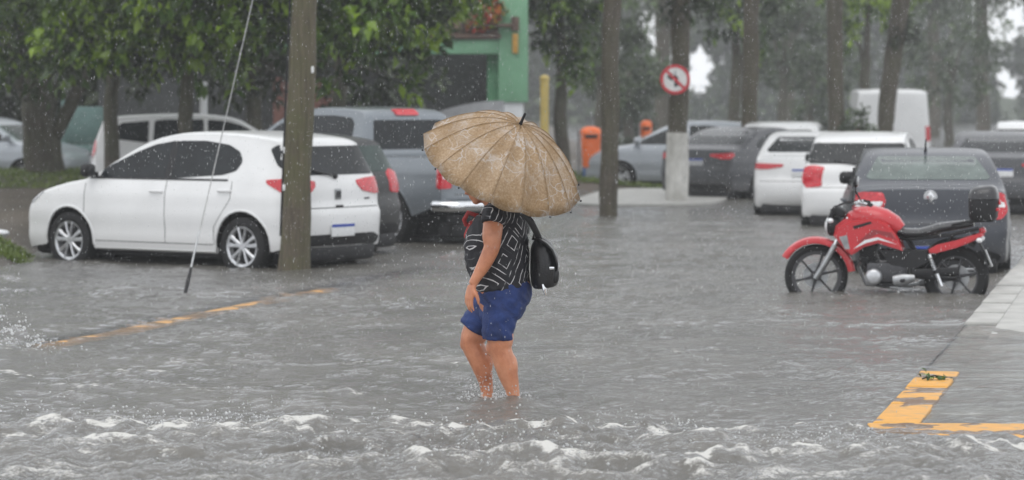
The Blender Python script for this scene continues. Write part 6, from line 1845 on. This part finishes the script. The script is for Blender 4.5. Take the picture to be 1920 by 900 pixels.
# umbrella
def canopy_mat():
    m, t, p = base_mat('canopy_cloth')
    tc = N(t, 'ShaderNodeTexCoord')
    n = N(t, 'ShaderNodeTexNoise', Scale=80.0, Detail=5.0, Roughness=0.7); t.links.new(tc.outputs['Object'], n.inputs['Vector'])
    r = ramp(t, n.outputs[0], [(0.28, (0.30, 0.195, 0.095)), (0.5, (0.42, 0.29, 0.16)), (0.70, (0.54, 0.43, 0.30))])
    n0 = N(t, 'ShaderNodeTexNoise', Scale=6.0, Detail=4.0); t.links.new(tc.outputs['Object'], n0.inputs['Vector'])
    tone = ramp(t, n0.outputs[0], [(0.35, (0.80, 0.72, 0.60)), (0.65, (1.05, 1.03, 1.05))])
    mu = N(t, 'ShaderNodeMix', data_type='RGBA', blend_type='MULTIPLY'); mu.inputs[0].default_value = 1; t.links.new(r.outputs[0], mu.inputs[6]); t.links.new(tone.outputs[0], mu.inputs[7])
    # pale broken squiggles
    wn = N(t, 'ShaderNodeTexNoise', Scale=8.0, Detail=3.0); t.links.new(tc.outputs['Object'], wn.inputs['Vector'])
    mxv = N(t, 'ShaderNodeMix', data_type='RGBA', blend_type='ADD'); mxv.inputs[0].default_value = 0.12; t.links.new(tc.outputs['Object'], mxv.inputs[6]); t.links.new(wn.outputs[1], mxv.inputs[7])
    v = N(t, 'ShaderNodeTexVoronoi', Scale=13.0); v.feature = 'DISTANCE_TO_EDGE'; t.links.new(mxv.outputs[2], v.inputs['Vector'])
    e = N(t, 'ShaderNodeMapRange'); e.inputs['From Min'].default_value = 0.045; e.inputs['From Max'].default_value = 0.015; t.links.new(v.outputs[0], e.inputs[0])
    n3 = N(t, 'ShaderNodeTexNoise', Scale=7.0, Detail=2.0); t.links.new(tc.outputs['Object'], n3.inputs['Vector'])
    k = N(t, 'ShaderNodeMapRange'); k.inputs['From Min'].default_value = 0.46; k.inputs['From Max'].default_value = 0.62; t.links.new(n3.outputs[0], k.inputs[0])
    f = N(t, 'ShaderNodeMath', operation='MULTIPLY'); t.links.new(e.outputs[0], f.inputs[0]); t.links.new(k.outputs[0], f.inputs[1])
    f2 = N(t, 'ShaderNodeMath', operation='MULTIPLY'); t.links.new(f.outputs[0], f2.inputs[0]); f2.inputs[1].default_value = 0.6
    mx = N(t, 'ShaderNodeMix', data_type='RGBA'); t.links.new(f2.outputs[0], mx.inputs[0]); t.links.new(mu.outputs[2], mx.inputs[6]); mx.inputs[7].default_value = (0.66, 0.64, 0.63, 1)
    fl = N(t, 'ShaderNodeVectorMath', operation='MULTIPLY'); fl.inputs[1].default_value = (1, 1, 0); t.links.new(tc.outputs['Object'], fl.inputs[0])
    ln = N(t, 'ShaderNodeVectorMath', operation='LENGTH'); t.links.new(fl.outputs[0], ln.inputs[0])
    wv = N(t, 'ShaderNodeMath', operation='MULTIPLY_ADD'); t.links.new(n0.outputs[0], wv.inputs[0]); wv.inputs[1].default_value = 0.10; t.links.new(ln.outputs['Value'], wv.inputs[2])
    bands = ramp(t, wv.outputs[0], [(0.0, (0.1,) * 3), (0.12, (0, 0, 0)), (0.20, (.5,) * 3), (0.25, (.05,) * 3), (0.33, (0, 0, 0)), (0.37, (.6,) * 3), (0.42, (.1,) * 3), (0.50, (0, 0, 0)), (0.535, (.15,) * 3), (0.55, (.8,) * 3)])
    n6 = N(t, 'ShaderNodeTexNoise', Scale=24.0, Detail=6.0, Roughness=0.8); t.links.new(tc.outputs['Object'], n6.inputs['Vector'])
    k6 = N(t, 'ShaderNodeMapRange'); k6.inputs['From Min'].default_value = 0.42; k6.inputs['From Max'].default_value = 0.62; t.links.new(n6.outputs[0], k6.inputs[0])
    bm_ = N(t, 'ShaderNodeMath', operation='MULTIPLY'); t.links.new(bands.outputs[0], bm_.inputs[0]); t.links.new(k6.outputs[0], bm_.inputs[1])
    m0 = mx
    mx = N(t, 'ShaderNodeMix', data_type='RGBA'); t.links.new(bm_.outputs[0], mx.inputs[0]); t.links.new(m0.outputs[2], mx.inputs[6]); mx.inputs[7].default_value = (0.55, 0.51, 0.48, 1)
    t.links.new(mx.outputs[2], p.inputs['Base Color'])
    p.inputs['Roughness'].default_value = 0.42
    p.inputs['Coat Weight'].default_value = 0.2
    n4 = N(t, 'ShaderNodeTexNoise', Scale=130.0, Detail=3.0); t.links.new(tc.outputs['Object'], n4.inputs['Vector'])
    b = N(t, 'ShaderNodeBump', Strength=0.35, Distance=0.006); t.links.new(n4.outputs[0], b.inputs['Height']); t.links.new(b.outputs[0], p.inputs['Normal'])
    tl = N(t, 'ShaderNodeBsdfTranslucent'); t.links.new(mx.outputs[2], tl.inputs['Color'])
    ms = N(t, 'ShaderNodeMixShader'); ms.inputs[0].default_value = .25; t.links.new(p.outputs[0], ms.inputs[1]); t.links.new(tl.outputs[0], ms.inputs[2])
    t.links.new(ms.outputs[0], t.nodes['Material Output'].inputs['Surface'])
    return m
M['canopy'] = canopy_mat()
M['seam_tan'] = mat('seam_tape', (0.29, 0.19, 0.10), 0.6, 0.3, 30)
UR, UH = .508, .305
um = thing('umbrella', 'wet tan umbrella with pale squiggle print tilted over the wading person', 'umbrella', WOMAN.to_3d() + UC)
um.rotation_mode = 'QUATERNION'
um.rotation_quaternion = AX.to_track_quat('Z', 'Y')
NR = 16
def dome(r): return UH * (1 - (r / UR) ** 2.15)
for g in range(NR):
    a0, a1 = 2 * PI * g / NR, 2 * PI * (g + 1) / NR
    vs = []; fs = []
    nr_, na = 12, 6
    for i in range(nr_ + 1):
        r = .008 + (UR - .008) * i / nr_
        for j in range(na + 1):
            u = j / na
            a = a0 + (a1 - a0) * u
            sag = math.sin(PI * u)
            rr = r * (1 - .042 * sag * (i / nr_) ** 2) 
            z = dome(r) - .028 * sag * (i / nr_) ** .7 + .004 * math.sin(g * 2.3 + i) * sag
            vs.append((rr * math.cos(a), rr * math.sin(a), z))
    k = na + 1
    fs = [(i * k + j, i * k + j + 1, (i + 1) * k + j + 1, (i + 1) * k + j) for i in range(nr_) for j in range(na)]
    mb = MB(); mb.add(vs, fs)
    o = mb.build('canopy_panel', M['canopy'], um, 180)
    sl_ = o.modifiers.new('thickness', 'SOLIDIFY'); sl_.thickness = .0016; sl_.offset = -1
    mb = MB(); mb.tube([(r * math.cos(a0), r * math.sin(a0), dome(r) + .0008) for r in np.linspace(.015, UR, 14)], .0015, 5)
    mb.build('seam', M['seam_tan'], o, 60)
    mb = MB(); mb.tube([(r * math.cos(a0), r * math.sin(a0), dome(r) - .005) for r in np.linspace(.02, UR + .006, 10)], .0026, 5)
    rb_ = mb.build('rib', M['steel'], um, 60)
    mb = MB(); mb.ell(((UR + .008) * math.cos(a0), (UR + .008) * math.sin(a0), dome(UR) - .006), (.006, .006, .006), 8, 6); mb.build('rib_cap', M['plastic'], rb_, 60)
mb = MB(); mb.tube([(0, 0, UH - .01), (0, 0, UH + .02), (0, 0, UH + .075), (0, 0, UH + .08)], [.013, .009, .0075, .005], 10); mb.build('tip', M['plastic'], um, 50)
mb = MB(); mb.tube([(0, 0, UH), (0, 0, -.42)], .006, 8); mb.build('shaft', M['steel'], um, 50)
mb = MB(); mb.tube([(0, 0, -.34), (0, 0, -.36), (0, 0, -.46), (0, 0, -.48), (.012, 0, -.51), (.04, 0, -.525), (.066, 0, -.51)], [.010, .013, .013, .012, .012, .012, .011], 10); mb.build('handle', M['plastic'], um, 60)

# ------------------------------------------------------------------ splashes, rain, haze
def drops(name, C, r, stretch, m_):
    octv = np.array([[1, 0, 0], [-1, 0, 0], [0, 1, 0], [0, -1, 0], [0, 0, 1], [0, 0, -1]], float)
    octf = np.array([[0, 2, 4], [2, 1, 4], [1, 3, 4], [3, 0, 4], [2, 0, 5], [1, 2, 5], [3, 1, 5], [0, 3, 5]])
    n = len(C)
    V = C[:, None, :] + octv[None] * np.stack([r, r, r * stretch], 1)[:, None, :]
    Fc = (np.arange(n) * 6)[:, None, None] + octf[None]
    o = link(name, np_mesh(name, V.reshape(-1, 3), Fc.reshape(-1, 3)), m_, None, 180)
    return tag(o, kind='stuff')
def drop_mat():
    m, t, p = base_mat('rain_drop')
    n = N(t, 'ShaderNodeTexNoise', Scale=3.0); tc = N(t, 'ShaderNodeTexCoord'); t.links.new(tc.outputs['Object'], n.inputs['Vector'])
    r = ramp(t, n.outputs[0], [(0.3, (0.80, 0.81, 0.82)), (0.7, (0.88, 0.88, 0.88))]); t.links.new(r.outputs[0], p.inputs['Base Color'])
    p.inputs['Roughness'].default_value = 0.08
    tl = N(t, 'ShaderNodeBsdfTranslucent'); tl.inputs['Color'].default_value = (.85, .87, .88, 1)
    tr = N(t, 'ShaderNodeBsdfTransparent')
    a = N(t, 'ShaderNodeMixShader'); a.inputs[0].default_value = .5; t.links.new(p.outputs[0], a.inputs[1]); t.links.new(tl.outputs[0], a.inputs[2])
    b = N(t, 'ShaderNodeMixShader'); b.inputs[0].default_value = .45; t.links.new(a.outputs[0], b.inputs[1]); t.links.new(tr.outputs[0], b.inputs[2])
    t.links.new(b.outputs[0], t.nodes['Material Output'].inputs['Surface'])
    return m
M['drop'] = drop_mat()
nd = 52000
Yd = (13 ** 3 + RNG.random(nd) * (46 ** 3 - 13 ** 3)) ** (1 / 3)
Yd[:5000] = RNG.uniform(13, 24, 5000)
Cd = np.stack([RNG.uniform(-.23, .23, nd) * Yd, Yd, RNG.random(nd) * (2.1 + .045 * Yd)], 1)
drops('rain', Cd, RNG.uniform(.0008, .0017, nd), RNG.uniform(3.0, 6.5, nd), M['drop'])

def splash(name, px, py, Y, n, sp, h, rr=(.003, .008)):
    c = at(px, Y)
    t_ = RNG.random(n)
    X = c.x + RNG.normal(0, sp, n); Yy = Y + RNG.normal(0, sp * .7, n)
    Z = .0 + np.abs(RNG.normal(0, h, n)) * np.exp(-((X - c.x) / (sp * 1.3)) ** 2)
    return np.stack([X, Yy, Z], 1), RNG.uniform(rr[0], rr[1], n) * RNG.uniform(.5, 1.2, n)
SPL = [splash('', 918, 740, 17.02, 230, .10, .10), (splash('', 952, 745, 16.9, 60, .08, .04)), splash('', 8, 620, 20.5, 260, .22, .16, (.004, .012)),
       splash('', 60, 770, 16.2, 60, .25, .08), splash('', 290, 800, 15.4, 160, .5, .05), splash('', 470, 800, 15.5, 130, .35, .07), splash('', 820, 800, 15.5, 120, .6, .04),
       splash('', 960, 870, 14.0, 160, .35, .05), splash('', 1210, 815, 15.2, 110, .3, .05), splash('', 1560, 850, 14.5, 130, .3, .06), splash('', 700, 885, 13.9, 120, .5, .04)]
C_ = np.concatenate([s[0] for s in SPL]); r_ = np.concatenate([s[1] for s in SPL])
wh_, _ = water_h(C_[:, 0], C_[:, 1]); C_[:, 2] += wh_
drops('splash_drops', C_, r_, np.ones(len(r_)), M['drop'])

hz_ = MB(); hz_.box((0, 197, 6.6), (404, 402, 15.4))
haze = hz_.build('haze', [], None, None)
hm_ = bpy.data.materials.new('haze_air'); hm_.use_nodes = True
t = hm_.node_tree; t.nodes.clear()
o_ = N(t, 'ShaderNodeOutputMaterial'); pv = N(t, 'ShaderNodeVolumePrincipled')
pv.inputs['Density'].default_value = HAZE_DENSITY
pv.inputs['Color'].default_value = (0.93, 0.95, 0.97, 1)
pv.inputs['Anisotropy'].default_value = 0.2
t.links.new(pv.outputs[0], o_.inputs['Volume'])
haze.data.materials.append(hm_)
tag(haze, kind='stuff')
